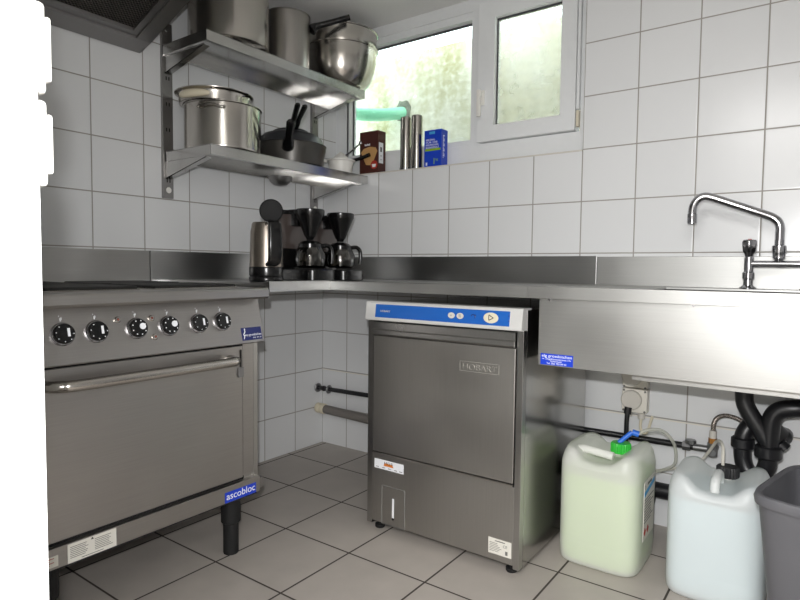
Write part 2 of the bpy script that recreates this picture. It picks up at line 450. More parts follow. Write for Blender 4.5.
# ------------------------------------------------------------------ wall shelves
def upright(y, label):
    t = thing('wall_upright', label, 'shelf upright', (0, y, 1.2), 'slotted uprights of the wall shelves')
    b = MB(); b.box(.0005, .015, y-.0225, y+.0225, 1.203, 1.885, .002); b.cur = 1
    z = 1.265
    while z < 1.86:
        for dy in (-.006, .006): b.box(.0148, .0154, y+dy-.0022, y+dy+.0022, z, z+.014)  # thin black bars paint the shade inside the slots
        z += .1
    b.build('rail', ['steel_k', 'dark'], t)
    for z in (1.235, 1.86): MB().cyl((.0145, y, z), (.0185, y, z), .012, 20, bev=.002).build('screw_cap', 'white' if z < 1.5 else 'steel_k', t)
upright(-.905, 'slotted steel upright on the left wall near the extractor hood')
upright(-.077, 'slotted steel upright on the left wall near the corner and window')
def shelf(zt, xf, y0, y1, label):
    t = thing('wall_shelf', label, 'shelf', (0, (y0+y1)/2, zt), 'stainless wall shelves')
    b = MB(); b.box(.018, xf, y0, y1, zt-.002, zt); b.box(xf-.0025, xf, y0, y1, zt-.038, zt-.001)
    b.box(.018, xf-.001, y0, y0+.0025, zt-.038, zt-.001); b.box(.018, xf-.001, y1-.0025, y1, zt-.038, zt-.001)
    b.box(.018, .021, y0, y1, zt-.04, zt-.001); b.box(.021, .036, y0+.003, y1-.003, zt-.04, zt-.037)
    b.box(xf-.018, xf-.002, y0+.003, y1-.003, zt-.038, zt-.0355)
    b.build('shelf_board', 'shelf', t)
    for y, sg in ((-.905, 1), (-.077, -1)):
        b = MB(); ya = y-.0015
        b.prism([(.017, zt-.04), (xf-.03, zt-.04), (xf-.03, zt-.046), (.017, zt-.105)], 1, ya-.012, ya-.0095)
        b.prism([(.017, zt-.105), (.017, zt-.1025), (xf-.03, zt-.0435), (xf-.03, zt-.046)], 1, ya-.012, ya+.014)
        b.build('bracket', 'shelf', t)
shelf(1.384, .305, -.918, -.008, 'lower stainless wall shelf holding the pot and frying pans')
shelf(1.793, .298, -.928, -.026, 'upper stainless wall shelf holding big pots and mixing bowls')

# ------------------------------------------------------------------ pots and pans
def vessel(r, h, th=.002, lip=.004, rb=.012):
    return [(0, .001), (r-rb, 0), (r-rb*.3, rb*.35), (r, rb), (r, h-.004), (r+lip, h-.001), (r+lip, h+.001), (r-th, h), (r-th, rb+.004), (r-rb, .004), (0, .004)]
Z2 = 1.793; Z1 = 1.384
t = thing('stock_pot', 'largest tall stainless stock pot at the left of the upper shelf', 'pot', (.168, -.726, Z2))
MB().lathe(vessel(.155, .30, rb=.02), (.168, -.726, Z2), 64).build('pot_body', 'pot', t)
b = MB(); b.lathe([(.128, .002), (.152, .008), (.158, .014), (.157, .018), (.15, .016)], (.168, -.726, Z2-.001), 64); b.build('base_ring', 'pot', t)
for sg in (-1, 1):
    b = MB(); cx, cy = .168, -.726+sg*.155
    b.tube([(cx-.05, cy, Z2+.283), (cx-.045, cy+sg*.03, Z2+.283), (cx+.045, cy+sg*.03, Z2+.283), (cx+.05, cy, Z2+.283)], .005); b.build('handle', 'pot', t)
t = thing('saucepan', 'tall stainless saucepan with a black handle between the stock pot and bowls', 'saucepan', (.16, -.405, Z2))
MB().lathe(vessel(.098, .253), (.16, -.405, Z2), 56).build('pan_body', 'pot_b', t)
b = MB(); p = Vector((.238, -.325, 2.008)); q = Vector((.36, -.213, 2.064))
b.tube([p+Vector((-.004, -.005, -.012)), p+Vector((.004, .008, .004)), p.lerp(q, .2)+Vector((0, 0, .002)), p.lerp(q, .6), q], lambda k: .024-.022*k if k < .5 else .013, 12)
b.build('handle', 'black', t)
def bowl(z, h, label, cx=.18, cy=-.07, r=.177):
    t = thing('mixing_bowl', label, 'bowl', (cx, cy, z), 'nested stainless mixing bowls')
    prof = [(0, 0)]+[(.06+(r-.062)*math.sin(PI/2*i/10)**.8, h*.9*(1-math.cos(PI/2*i/10))**1.0) for i in range(11)]
    prof += [(r, h-.006), (r+.006, h-.004), (r+.007, h), (r, h+.001), (r-.003, h-.002)]
    inner = [(q-.003, zz+.002) for q, zz in prof[1:11]][::-1]
    MB().lathe(prof+inner+[(0, .003)], (cx, cy, z), 64).build('bowl_shell', 'pot', t)
bowl(Z2+.0005, .195, 'lower stainless mixing bowl standing directly on the upper shelf end')
bowl(Z2+.082, .19, 'upper stainless mixing bowl nested inside the other bowl')

t = thing('cooking_pot', 'wide stainless cooking pot with wire side handles on the lower shelf', 'pot', (.165, -.757, Z1))
MB().lathe(vessel(.148, .176, lip=.005), (.165, -.757, Z1), 64).build('pot_body', 'pot', t)
for a in (-.95, 2.1):
    b = MB(); c = Vector((.165, -.757, Z1+.152)); u = Vector((math.cos(a), math.sin(a), 0)); w = Vector((-u.y, u.x, 0))
    q = [c+u*.147+w*.05, c+u*.162+w*.046, c+u*.17+Vector((0, 0, .008)), c+u*.162-w*.046, c+u*.147-w*.05]
    b.tube(q, .003); b.sphere(q[0], .006); b.sphere(q[-1], .006); b.build('handle', 'pot', t)
t = thing('pot_insert', 'shallow stainless pan with cream side grip standing on top of the cooking pot', 'pan', (.152, -.786, Z1+.178))
IZ = Z1+.1785
MB().lathe([(0, 0), (.128, 0), (.134, .004), (.136, .03), (.14, .038), (.150, .043), (.151, .046), (.146, .047), (.135, .04), (.131, .007), (0, .004)], (.152, -.786, IZ), 64).build('pan_body', 'pot', t)
a = -1.28; u = Vector((math.cos(a), math.sin(a), 0)); w = Vector((-u.y, u.x, 0)); c = Vector((.152, -.786, IZ+.022))
b = MB(); b.tube([c+u*.120-w*.066, c+u*.132-w*.045, c+u*.140, c+u*.132+w*.045, c+u*.120+w*.066], lambda q: .006+.009*math.sin(PI*q), 12); b.build('side_grip', 'cream', t)

def fpan(z, r, h, c, base, tip, wd, mat, label, inv=False):
    t = thing('frying_pan', label, 'frying pan', (c[0], c[1], z), 'dark frying pans on the lower shelf')
    rb = r*.8
    prof = [(0, 0), (rb, 0), (rb+.016, .005), (r-.008, h*.45), (r-.001, h*.8), (r, h), (r+.003, h+.002), (r-.003, h+.001), (r-.006, h*.8), (r-.012, h*.45), (rb, .007), (0, .006)]
    if inv: prof = [(0, h), (r*.62, h), (r*.8, h*.84), (r*.94, h*.5), (r-.002, h*.15), (r+.003, .001), (r, 0), (r-.006, .004), (r*.92, h*.48), (r*.78, h*.8), (r*.6, h-.005), (0, h-.005)]
    MB().lathe(prof, (c[0], c[1], z), 64).build('pan_body', mat, t)
    p = Vector(base); v = Vector(tip)-p; zz = Vector((0, 0, 1)); side = v.cross(zz).normalized(); nn = side.cross(v).normalized()
    def ring(q, hw, hh): return [q+side*hw*math.cos(2*PI*i/16)+nn*hh*math.sin(2*PI*i/16) for i in range(16)]
    b = MB(); b.loft([ring(p+v*f, wd*hw, wd*hh) for f, hw, hh in ((0, .75, .5), (.06, 1, .7), (.25, .95, .65), (.45, .62, .55), (.8, .68, .55), (.94, .7, .5), (1, .5, .3))])
    hd = b.build('handle', 'black', t)
    q = p+v*.9+nn*wd*.5
    b = MB(); T = Matrix.Translation(q) @ nn.to_track_quat('Z', 'Y').to_matrix().to_4x4()
    b.lathe([(.004, 0), (.008, .002), (.006, .004)], n=16, T=T); b.build('hanging_eye', 'chrome', hd)
    b = MB(); b.sphere(p+v*.12+nn*wd*.68, .004); b.build('rivet', 'chrome', hd)
fpan(Z1+.0005, .153, .092, (.168, -.385), (.262, -.50, 1.437), (.37, -.581, 1.528), .026, 'teflon_o', 'larger dark grey frying pan, lowest of the nested pans on the shelf')
fpan(Z1+.0945, .15, .056, (.165, -.388), (.25, -.47, 1.525), (.40, -.572, 1.592), .017, 'teflon', 'black frying pan laid upside down on the larger grey one', True)
fpan(Z1+.151, .085, .018, (.163, -.386), (.23, -.43, 1.543), (.41, -.540, 1.590), .017, 'teflon', 'smallest black frying pan lying on top of the upside down pan', True)

t = thing('citrus_juicer', 'white plastic citrus juicer at the right end of the lower shelf', 'juicer', (.215, -.105, Z1))
MB().lathe([(0, 0), (.045, 0), (.05, .004), (.062, .062), (.07, .066), (.07, .07), (.06, .068), (.05, .02), (0, .016)], (.215, -.105, Z1+.0005), 48).build('juicer_bowl', 'white', t)
b = MB(); vs = []
for j in range(11):
    q = j/10; R = .045*(1-q**1.7)+.002; ring = []
    for i in range(48):
        a = 2*PI*i/48; rr = R*(1+.1*math.cos(12*a)*(1-q)); ring.append((.215+rr*math.cos(a), -.105+rr*math.sin(a), Z1+.055+.058*q))
    vs.append(ring)
b.loft(vs); b.build('reamer_cone', 'white', t)
b = MB(); b.tube([(.165, -.15, Z1+.066), (.14, -.17, Z1+.07), (.12, -.185, Z1+.068)], .008, 10); b.build('spout', 'white', t)
t = thing('skimmer', 'small wire utensil with bright steel handle lying behind the juicer', 'kitchen utensil', (.12, -.06, Z1))
b = MB(); b.tube([(.095, -.12, Z1+.085), (.145, -.02, Z1+.106), (.258, -.012, Z1+.162)], .004, 10); b.sphere((.262, -.012, Z1+.165), .011); b.build('wire_handle', 'chrome', t)
b = MB(); b.lathe([(.001, -.03), (.03, -.022), (.045, 0), (.047, .002), (.043, .001), (.028, -.019), (0, -.026)], (.075, -.165, Z1+.085), 32); b.build('bowl_end', 'pot', t)
b = MB(); b.cyl((.075, -.165, Z1+.001), (.075, -.165, Z1+.058), .03, 24, .025); b.build('stand_cup', 'white', t)
t = thing('spatula', 'black handled kitchen turner resting behind the white juicer', 'kitchen utensil', (.2, -.03, Z1))
b = MB(); b.tube([(.19, -.045, Z1+.078), (.25, -.01, Z1+.09), (.312, -.004, Z1+.105)], lambda q: .007+.003*q, 12); b.build('handle', 'black', t)
b = MB(); b.tube([(.195, -.042, Z1+.078), (.16, -.07, Z1+.06), (.15, -.075, Z1+.005)], .003, 8); b.build('shank', 'chrome', t)

t = thing('ladle', 'stainless ladle hanging below the lower wall shelf', 'ladle', (.07, -.37, 1.31))
b = MB(); b.lathe([(0, 0), (.03, .005), (.048, .02), (.055, .042), (.057, .043), (.053, .043), (.045, .02), (0, .003)], (.075, -.37, 1.31), 36); b.build('ladle_bowl', 'steel_k', t)
b = MB(); b.tube([(.04, -.41, 1.346), (.03, -.425, 1.349), (.025, -.44, 1.35)], .004, 10); b.build('handle', 'pot', t)

# ------------------------------------------------------------------ stove
ST = -1.0; SL = -1.72
stove = thing('electric_stove', 'stainless electric range with oven, six knobs and black legs', 'stove', (.35, -1.36, 0))
b = MB(); b.box(.06, .645, SL, ST-.001, .2, .85); b.build('stove_body', 'steel_s', stove)
b = MB()   # hob with rounded nosing
b.prism([(.0, .855), (.0, .868), (.70, .868), (.707, .866), (.711, .861), (.711, .84), (.706, .834), (.655, .832), (.655, .85)], 1, SL-.003, ST+.0)
b.build('hob_top', 'steel_s', stove)
MB().box(.0005, .012, SL, ST+.012, .868, .993, .002).build('upstand', 'splash_r', stove)
for x in (.2, .5):
    for y in (-1.20, -1.53):
        hp = MB().box(x-.125, x+.125, y-.14, y+.14, .8685, .879, .006).build('hotplate', 'iron', stove)
        b = MB(); b.box(x-.128, x+.128, y-.143, y+.143, .868, .8705, .001); b.build('hotplate_rim', 'pot', hp)
# slanted control panel
xt, xb, zt, zb = .656, .690, .832, .696
b = MB(); b.prism([(.64, zt), (xt, zt), (xb, zb), (xb-.003, zb-.003), (.64, zb-.003)], 1, SL, ST); cp = b.build('control_panel', 'steel_s', stove)
pd = Vector((xb-xt, 0, zb-zt)).normalized(); pn = Vector((-pd.z, 0, pd.x)).normalized()
if pn.x < 0: pn = -pn
def onp(y, z, o=0.): return Vector((xt+(zt-z)/(zt-zb)*(xb-xt), y, z))+pn*o
pr = pn.to_track_quat('Z', 'Y').to_matrix().to_4x4()
for i, y in enumerate((-1.612, -1.531, -1.425, -1.331, -1.235, -1.154)):
    c = onp(y, .767); T = Matrix.Translation(c) @ pr
    b = MB(); b.lathe([(0, 0), (.0285, 0), (.0285, .006), (.026, .009), (.022, .0095), (0, .0095)], n=40, T=T); bz = b.build('knob_bezel', 'chrome', stove)
    b = MB(); b.lathe([(0, .008), (.0248, .008), (.0248, .014), (.023, .0175), (0, .0175)], n=40, T=T)
    k = b.build('knob', 'black', stove)
    ya = Vector((0, 1, 0)); za = -pd
    b = MB()
    def strip(mb, cy, cz, hw, hh, o0, o1):
        vs = [c+ya*(cy+a*hw)+za*(cz+q*hh)+pn*o for o in (o0, o1) for q in (-1, 1) for a in (-1, 1)]
        mb.add(vs, [(0, 2, 3, 1), (4, 5, 7, 6), (0, 1, 5, 4), (2, 6, 7, 3), (0, 4, 6, 2), (1, 3, 7, 5)])
    if i in (2, 3):
        q = c+ya*.009+za*.003; b.lathe([(0, .0175), (.0085, .0175), (.0085, .0195), (0, .0195)], n=20, T=Matrix.Translation(q) @ pr)
        for a in range(8):
            an = .5+a*.75; strip(b, .019*math.cos(an), .019*math.sin(an), .0014, .0014, .0173, .0179)
    else:
        strip(b, .0085, .002, .003, .010, .0173, .0183)
        for a in range(6):
            an = 2.2+a*.8; strip(b, .02*math.cos(an), .02*math.sin(an), .0011, .0011, .0173, .0177)
    b.build('pointer', 'print', k)
    b = MB(); strip(b, 0, .036, .001, .004, 0, .0004); strip(b, .0028, .039, .0008, .003, 0, .0004); strip(b, -.0022, .045, .0008, .0015, 0, .0004); b.build('mark', 'print', cp)
for y, z in ((-1.473, .793), (-1.379, .791), (-1.376, .741)):
    c = onp(y, z); T = Matrix.Translation(c) @ pr
    b = MB(); b.lathe([(0, 0), (.0085, 0), (.0085, .004), (.0065, .006), (0, .006)], n=24, T=T); lamp = b.build('pilot_lamp', 'pot', stove)
    b = MB(); b.lathe([(0, .006), (.0035, .006), (.002, .0085), (0, .009)], n=16, T=T); b.build('lens', 'lens', lamp)
# navy badge on the control panel with figure and lettering
def pquad(y0, y1, z0, z1, o0, o1, name, mat, par):
    vs = [onp(y, z, o) for o in (o0, o1) for z in (z0, z1) for y in (y0, y1)]
    b = MB(); b.add(vs, [(0, 2, 3, 1), (4, 5, 7, 6), (0, 1, 5, 4), (2, 6, 7, 3), (0, 4, 6, 2), (1, 3, 7, 5)]); return b.build(name, mat, par)
bd = pquad(-1.087, -1.008, .7035, .7425, .0002, .0009, 'badge', 'blue_d', stove)
up = -pd
writing('lettering', 'my grosskitchen', .0105, onp(-1.073, .7165, .001), (0, 1, 0), up, 'print', bd, w=.062)
writing('lettering', 'W M F', .006, onp(-1.045, .708, .001), (0, 1, 0), up, 'print', bd, w=.034)
b = MB(); b.tube([onp(-1.08, .708, .001), onp(-1.077, .717, .001), onp(-1.0795, .722, .001), onp(-1.074, .729, .001), onp(-1.074, .737, .001)], .0016, 6)
b.tube([onp(-1.077, .717, .001), onp(-1.072, .721, .001)], .001, 6, smooth=False); b.sphere(onp(-1.0735, .738, .001), .0022); b.build('figure_emblem', 'print', bd)
# oven front
MB().box(.63, .6525, ST-.058, ST-.002, .262, .693).build('front_stile', 'steel_s', stove); MB().box(.63, .6525, SL, SL+.066, .262, .693).build('front_stile', 'steel_s', stove)
b = MB(); b.box(.640, .655, ST-.017, ST, .236, .693, .001); b.build('side_edge', 'steel_z', stove)
b = MB(); b.box(.60, .6515, SL+.06, ST-.055, .245, .694); b.build('door_recess_shade', 'dark', stove)  # black block, paints the shade around the oven door
door = MB().box(.63, .658, SL+.068, ST-.062, .258, .684, .003).build('oven_door', 'steel_s', stove)
b = MB(); y0, y1, zh, xh = -1.648, -1.112, .645, .706
b.tube([(.656, y0, zh), (.678, y0+.005, zh), (.696, y0+.025, zh), (xh, y0+.07, zh), (xh, (y0+y1)/2, zh), (xh, y1-.045, zh), (.70, y1-.014, zh), (.685, y1-.002, zh), (.656, y1, zh)], .0145, 16)
b.build('door_handle', 'pot', door)
b = MB(); b.tube([(.661, -1.072, .672), (.6605, -1.071, .64), (.6605, -1.072, .615)], .0018, 8); tg = b.build('tag_cord', 'black', door)
MB().box(.6585, .667, -1.083, -1.064, .585, .617, .002).build('metal_tag', 'valve', tg)
# plinth with stickers
pl = MB().box(.62, .669, SL-.002, ST-.003, .198, .25, .002).build('plinth', 'steel_s', stove)
MB().box(.60, .66, ST-.003, ST+.02, .205, .238, .001).build('plinth_end', 'steel_k', stove)
MB().box(.08, .655, SL+.005, ST-.005, .188, .2).build('base_tray', 'blackm', stove)
lg = MB().box(.6692, .6698, -1.142, -1.02, .1995, .2325, 0).build('maker_plate', 'blue_s', stove)
writing('lettering', 'ascobloc', .031, (.67, -1.137, .2085), (0, 1, 0), (0, 0, 1), 'print', lg, w=.112)
ws = MB().box(.6692, .6697, -1.608, -1.486, .1995, .2475).build('warning_sticker', 'sticker', stove)
b = MB()
for col in (0, 1):
    for r in range(7):
        w = .048*random.uniform(.75, 1); y0 = -1.602+col*.06; b.box(.6696, .6699, y0, y0+w, .238-r*.0045, .2395-r*.0045)
b.box(.6696, .6699, -1.575, -1.52, .2035, .205)
b.build('fine_print', 'greyp', ws)
b = MB(); b.prism([(-1.552, .2405), (-1.544, .2405), (-1.548, .2465)], 0, .6696, .67); b.build('warning_triangle', 'blackp', ws)
ws = MB().box(.6692, .6697, -1.69, -1.63, .205, .232).build('rating_sticker', 'sticker', stove)
b = MB()
for r in range(4): b.box(.6696, .6699, -1.685, -1.64-.01*(r % 2), .226-r*.005, .2275-r*.005)
b.build('fine_print', 'red', ws)
for x in (.607, .14):
    for y in (-1.072, -1.636):
        b = MB(); b.lathe([(0, 0), (.0235, 0), (.0245, .004), (.0245, .10), (.031, .106), (.032, .19), (0, .19)], (x, y, 0), 28); b.build('leg', 'rubber', stove)

# ------------------------------------------------------------------ worktops
WZ = .88; WF = .648
t = thing('worktop', 'short stainless worktop along the left wall under the coffee makers', 'worktop', (.3, -.5, WZ), 'stainless worktops')
b = MB(); b.box(.012, WF-.001, -.944, -.0005, WZ-.012, WZ); b.build('worktop_board', 'steel_y', t)
b = MB(); b.prism([(WF-.03, WZ), (WF-.006, WZ+.006), (WF, WZ+.006), (WF+.002, WZ+.003), (WF+.002, .851), (WF-.02, .849), (WF-.02, .853), (WF-.004, .855), (WF-.004, WZ-.003), (WF-.03, WZ-.004)], 1, -.944, -WF); b.build('front_edge', 'steel_y', t)
b = MB(); b.box(.0005, .012, -.984, -.0005, WZ-.012, .993, .002); b.build('backsplash', 'steel_y', t)
b = MB(); b.prism([(.03, .868), (.60, .868), (.60, .855), (.10, .70), (.03, .70)], 1, -.918, -.915); b.box(.03, .60, -.918, -.89, .8655, .868)
b.build('bracket', 'steel_k', t)
X1 = 1.438
t = thing('worktop', 'long stainless worktop along the back wall above the dishwasher', 'worktop', (1, -.3, WZ), 'stainless worktops')
b = MB(); b.box(WF, X1-.0007, -WF+.001, -.012, WZ-.012, WZ); b.build('worktop_board', 'steel', t)
EDGE = [(-WF+.03, WZ), (-WF+.006, WZ+.006), (-WF, WZ+.006), (-WF-.002, WZ+.003), (-WF-.002, .851), (-WF+.02, .849), (-WF+.02, .853), (-WF+.004, .855), (-WF+.004, WZ-.003), (-WF+.03, WZ-.004)]
b = MB(); b.prism(EDGE, 0, WF+.0008, X1-.0007); b.build('front_edge', 'steel', t)
b = MB(); b.box(.0125, X1-.0007, -.012, -.0005, WZ-.012, .989, .002); b.build('backsplash', 'splash', t)
# sink unit
XE = 2.9
sink = thing('sink_unit', 'stainless sink unit with deep front apron right of the dishwasher', 'sink', (2.1, -.3, WZ))
b = MB(); bx0, bx1, by0, by1 = 1.72, 2.32, -.56, -.17
b.box(X1, bx0, -WF+.001, -.012, WZ-.012, WZ); b.box(bx1, XE, -WF+.001, -.012, WZ-.012, WZ); b.box(bx0, bx1, -WF+.001, by0, WZ-.012, WZ); b.box(bx0, bx1, by1, -.012, WZ-.012, WZ)
b.build('sink_top', 'steel', sink)
b = MB(); b.prism(EDGE, 0, X1, XE); b.build('front_edge', 'steel', sink)
b = MB(); b.box(X1, XE, -.012, -.0005, WZ-.012, .986, .002); b.build('backsplash', 'steel', sink)
b = MB(); b.box(bx0-.002, bx0, by0, by1, .63, WZ-.005); b.box(bx1, bx1+.002, by0, by1, .63, WZ-.005); b.box(bx0, bx1, by0-.002, by0, .63, WZ-.005); b.box(bx0, bx1, by1, by1+.002, .63, WZ-.005); b.box(bx0, bx1, by0, by1, .628, .63)
bs = b.build('basin', 'steel', sink)
b = MB(); b.lathe([(0, .001), (.03, .001), (.04, .004), (.042, .002)], (1.955, -.19, .63), 28); b.build('drain', 'chrome', bs)
b = MB(); b.box(1.469, XE, -.632, -.629, .654, .8545); b.box(1.469, 1.472, -.629, -.06, .654, .8545); b.box(1.472, XE, -.629, -.60, .654, .657)
ap = b.build('apron_panel', 'steel', sink)
for x in (1.5, 1.88, 2.35): MB().cyl((x, -.632, .848), (x, -.636, .848), .004, 12).build('rivet', 'chrome', ap)
st = MB().box(1.4765, 1.574, -.6328, -.632, .651+.0055, .6895, 0).build('maker_sticker', 'blue_s', sink)
for txt, z, sz, x0, w in (('elg grosskitchen', .6795, .0115, 1.48, .09), ('w. Ziegelhüttenstrasse 17a', .672, .0068, 1.482, .086), ('7640 Kehl', .6655, .0068, 1.506, .034), ('Tel. 066 703 89 02', .659, .0068, 1.495, .06)):
    writing('lettering', txt, sz, (x0, -.6329, z), (1, 0, 0), (0, 0, 1), 'print', st, w=w)

# ------------------------------------------------------------------ mixer tap
FX, FY = 1.947, -.09
tap = thing('mixer_tap', 'chrome pillar mixer tap with swivel spout on the sink', 'tap', (2.027, FY, WZ))
for x, nm in ((FX, 'red'), (2.107, 'conn')):
    b = MB(); b.lathe([(0, 0), (.024, 0), (.024, .004), (.014, .012), (.013, .03), (.017, .033), (.017, .052), (.013, .055), (.0135, .10), (.011, .104), (0, .104)], (x, FY, WZ), 28); pc = b.build('pillar', 'chrome', tap)
    b = MB(); rings = []
    for z, r in ((.104, .0115), (.112, .0125), (.118, .0175), (.138, .0205), (.150, .021), (.156, .018), (.158, .010)):
        rings.append([(x+r*(1-.09*math.cos(6*2*PI*i/48))*math.cos(2*PI*i/48), FY+r*(1-.09*math.cos(6*2*PI*i/48))*math.sin(2*PI*i/48), WZ+z) for i in range(48)])
    b.loft(rings); kn = b.build('tap_handle', 'chrome', tap)
    b = MB(); b.cyl((x, FY, WZ+.158), (x, FY, WZ+.1595), .006, 20); b.build('index_disc', nm, kn)
b = MB(); b.cyl((FX, FY, WZ+.08), (2.107, FY, WZ+.08), .0105, 20); b.build('bridge_pipe', 'chrome', tap)
b = MB(); b.lathe([(0, .086), (.011, .086), (.012, .095), (.017, .098), (.017, .112), (.0195, .116), (.0195, .136), (.013, .14), (0, .14)], (2.027, FY, WZ), 28)
b.build('swivel_nut', 'chrome', tap)
P0 = Vector((2.027, FY, WZ+.13))
b = MB(); SP = [(0, 0, 0), (0, 0, .045), (0, 0, .062), (-.004, -.001, .078), (-.014, -.002, .09), (-.032, -.004, .101), (-.08, -.011, .1205), (-.13, -.018, .141), (-.178, -.025, .1605), (-.200, -.029, .168), (-.216, -.032, .168), (-.231, -.034, .158), (-.241, -.036, .140), (-.244, -.037, .122), (-.244, -.037, .108)]
b.tube([P0+Vector(q) for q in SP], .0132, 18, sub=5)
sp = b.build('spout', 'chrome', tap)
q = P0+Vector((-.244, -.037, .082)); b = MB(); b.lathe([(.011, 0), (.0145, 0), (.015, .012), (.015, .03), (.0125, .034)], q, 24); b.build('aerator', 'chrome', sp)
b = MB(); b.cyl((2.085, 0, 1.556), (2.085, -.012, 1.556), .03, 28, bev=.004)
tag(b.build('wall_hook', 'white'), 'small white round wall hook on the back wall tiles at the right edge', 'wall hook')

# ------------------------------------------------------------------ dishwasher
DX0, DX1, DY, DYB = .838, 1.43, -.655, -.078
dw = thing('dishwasher', 'stainless undercounter dishwasher with blue control strip', 'dishwasher', (1.137, -.36, 0))
b = MB(); b.box(DX0, DX1, DY+.03, DYB, .02, .812); b.build('cabinet', 'steel_side', dw)
MB().box(DX0, DX0+.022, DY+.004, DY+.03, .02, .752, .001).build('side_post', 'steel_z', dw); MB().box(DX1-.02, DX1, DY+.004, DY+.03, .02, .752, .001).build('side_post', 'steel_z', dw)
b = MB(); b.prism([(DY+.003, .818), (DY+.06, .818), (DY+.06, .75), (DY+.002, .75), (DY-.007, .752), (DY-.010, .758), (DY-.003, .81)], 0, DX0-.004, DX1-.001); cf = b.build('control_fascia', 'alu', dw)
def fy(z): return DY-.010+(z-.758)/(.81-.758)*.007
ov = MB(); vs = [(x, fy(z)-o, z) for o in (.0002, .001) for z in (.7635, .8085) for x in (.878, 1.389)]
ov.add(vs, [(0, 2, 3, 1), (4, 5, 7, 6), (0, 1, 5, 4), (2, 6, 7, 3), (0, 4, 6, 2), (1, 3, 7, 5)]); ov = ov.build('control_strip', 'blue', cf)
def fn(x, z, rx, rz, mat, name, par, o=.0022):
    b = MB(); n = 28; A = [(x+rx*math.cos(2*PI*i/n), fy(z)-.001, z+rz*math.sin(2*PI*i/n)) for i in range(n)]; B = [(p[0], p[1]-o, p[2]) for p in A]
    C = [(x+(p[0]-x)*.8, p[1]-.0008, z+(p[2]-z)*.8) for p in B]; b.loft([A, B, C]); return b.build(name, mat, par)
b1 = fn(1.187, .786, .0125, .0095, 'plugc', 'button', dw); writing('symbol', '+', .012, (1.1835, fy(.782)-.0042, .782), (1, 0, 0), (0, 0, 1), 'greyp', b1)
b1 = fn(1.219, .786, .0125, .0095, 'plugc', 'button', dw); b = MB(); b.box(1.2145, 1.2235, fy(.786)-.0044, fy(.786)-.0038, .7855, .787); b.box(1.2145, 1.2235, fy(.786)-.0044, fy(.786)-.0038, .782, .7835); b.box(1.2145, 1.2235, fy(.786)-.0044, fy(.786)-.0038, .789, .7905); b.build('symbol', 'greyp', b1)
b1 = fn(1.327, .786, .025, .0165, 'cream', 'button', dw)
b = MB()
for p, q in (((1.321, .7785), (1.321, .795)), ((1.321, .795), (1.3365, .7865)), ((1.3365, .7865), (1.321, .7785))): b.tube([(p[0], fy(.786)-.0042, p[1]), (q[0], fy(.786)-.0042, q[1])], .0012, 6, smooth=False)
b.build('start_symbol', 'blackp', b1)
b = MB(); b.tube([(1.265+.007*math.cos(a), fy(.786)-.0012, .786+.007*math.sin(a)) for a in [x*.35 for x in range(-2, 9)]], .0012, 6); b.sphere((1.272, fy(.79)-.0012, .7905), .0025); b.sphere((1.385, fy(.795)-.001, .795), .0018); b.sphere((1.386, fy(.78)-.001, .78), .0018); b.build('indicator', 'blue_d', ov)
writing('lettering', 'HOBART', .0095, (.9, fy(.782)-.0011, .7825), (1, 0, 0), (0, 0, 1), 'plugc', ov, w=.042)
# door lip, door, lower panel
b = MB(); b.prism([(DY+.012, .747), (DY-.002, .745), (DY-.004, .722), (DY-.01, .718), (DY-.012, .706), (DY-.004, .70), (DY+.012, .70)], 0, DX0+.026, DX1-.024); b.build('door_grip', 'steel_z', dw)
door = MB().box(DX0+.024, DX1-.024, DY+.002, DY+.03, .284, .697, .003).build('door', 'steel_d', dw)
MB().box(DX0+.022, DX1-.02, DY+.026, DY+.031, .02, .752).build('door_gap_shade', 'dark', dw)  # black sheet, paints the shade between door and panels
b = MB(); x0, x1, z0, z1 = 1.214, 1.353, .610, .643; yf = DY+.002
for A in ((x0, x1, z0, z0+.0025), (x0, x1, z1-.0025, z1), (x0, x0+.0025, z0, z1), (x1-.0025, x1, z0, z1)): b.box(A[0], A[1], yf-.0015, yf+.001, A[2], A[3], .0006)
b.build('name_frame', 'emboss', door)
writing('lettering', 'HOBART', .0265, (1.2235, yf-.0008, .617), (1, 0, 0), (0, 0, 1), 'emboss', door, w=.119, extr=.0009)
lp = MB().box(DX0+.022, DX1-.02, DY+.004, DY+.03, .03, .274, .002).build('lower_panel', 'steel_d', dw)
b = MB(); b.box(DX0+.024, DX1-.024, DY-.001, DY+.02, .275, .282, .002); b.build('door_hinge_strip', 'pot_b', dw)
b = MB(); rr = [(.905+.002, .03), (1.003, .03), (1.004, .032), (1.004, .165), (1.002, .167), (.907, .167), (.905, .165), (.905, .032)]
b.tube([(x, DY+.0035, z) for x, z in rr]+[(rr[0][0], DY+.0035, rr[0][1])], .0016, 6, smooth=False); hf = b.build('access_flap', 'steel', lp)
b = MB(); b.box(.9505, .9585, DY+.002, DY+.0045, .055, .128, .001); b.build('level_window', 'print', lp)
b = MB(); b.sphere((.9545, DY+.003, .056), .005, (1, .4, 1)); b.build('drain_knob', 'black', lp)
sk = MB().box(.871, .998, DY+.0032, DY+.004, .2245, .258).build('service_sticker', 'print', lp)
b = MB(); b.prism([(.912, .2375), (.955, .2375), (.95, .2475), (.915, .2475)], 1, DY+.0027, DY+.0033); b.build('logo_base', 'orange', sk)
writing('lettering', 'HGS', .0125, (.914, DY+.003, .2445), (1, 0, 0), (0, 0, 1), 'blackp', sk, w=.036)
b = MB()
for i, x in enumerate((.878, .905, .931, .958, .98)): b.box(x, x+.013, DY+.0027, DY+.0033, .2295, .2315)
b.build('fine_print', 'greyp', sk)
sk = MB().box(1.327, 1.405, DY+.0032, DY+.004, .0505, .1, 0).build('rating_plate', 'sticker', lp)
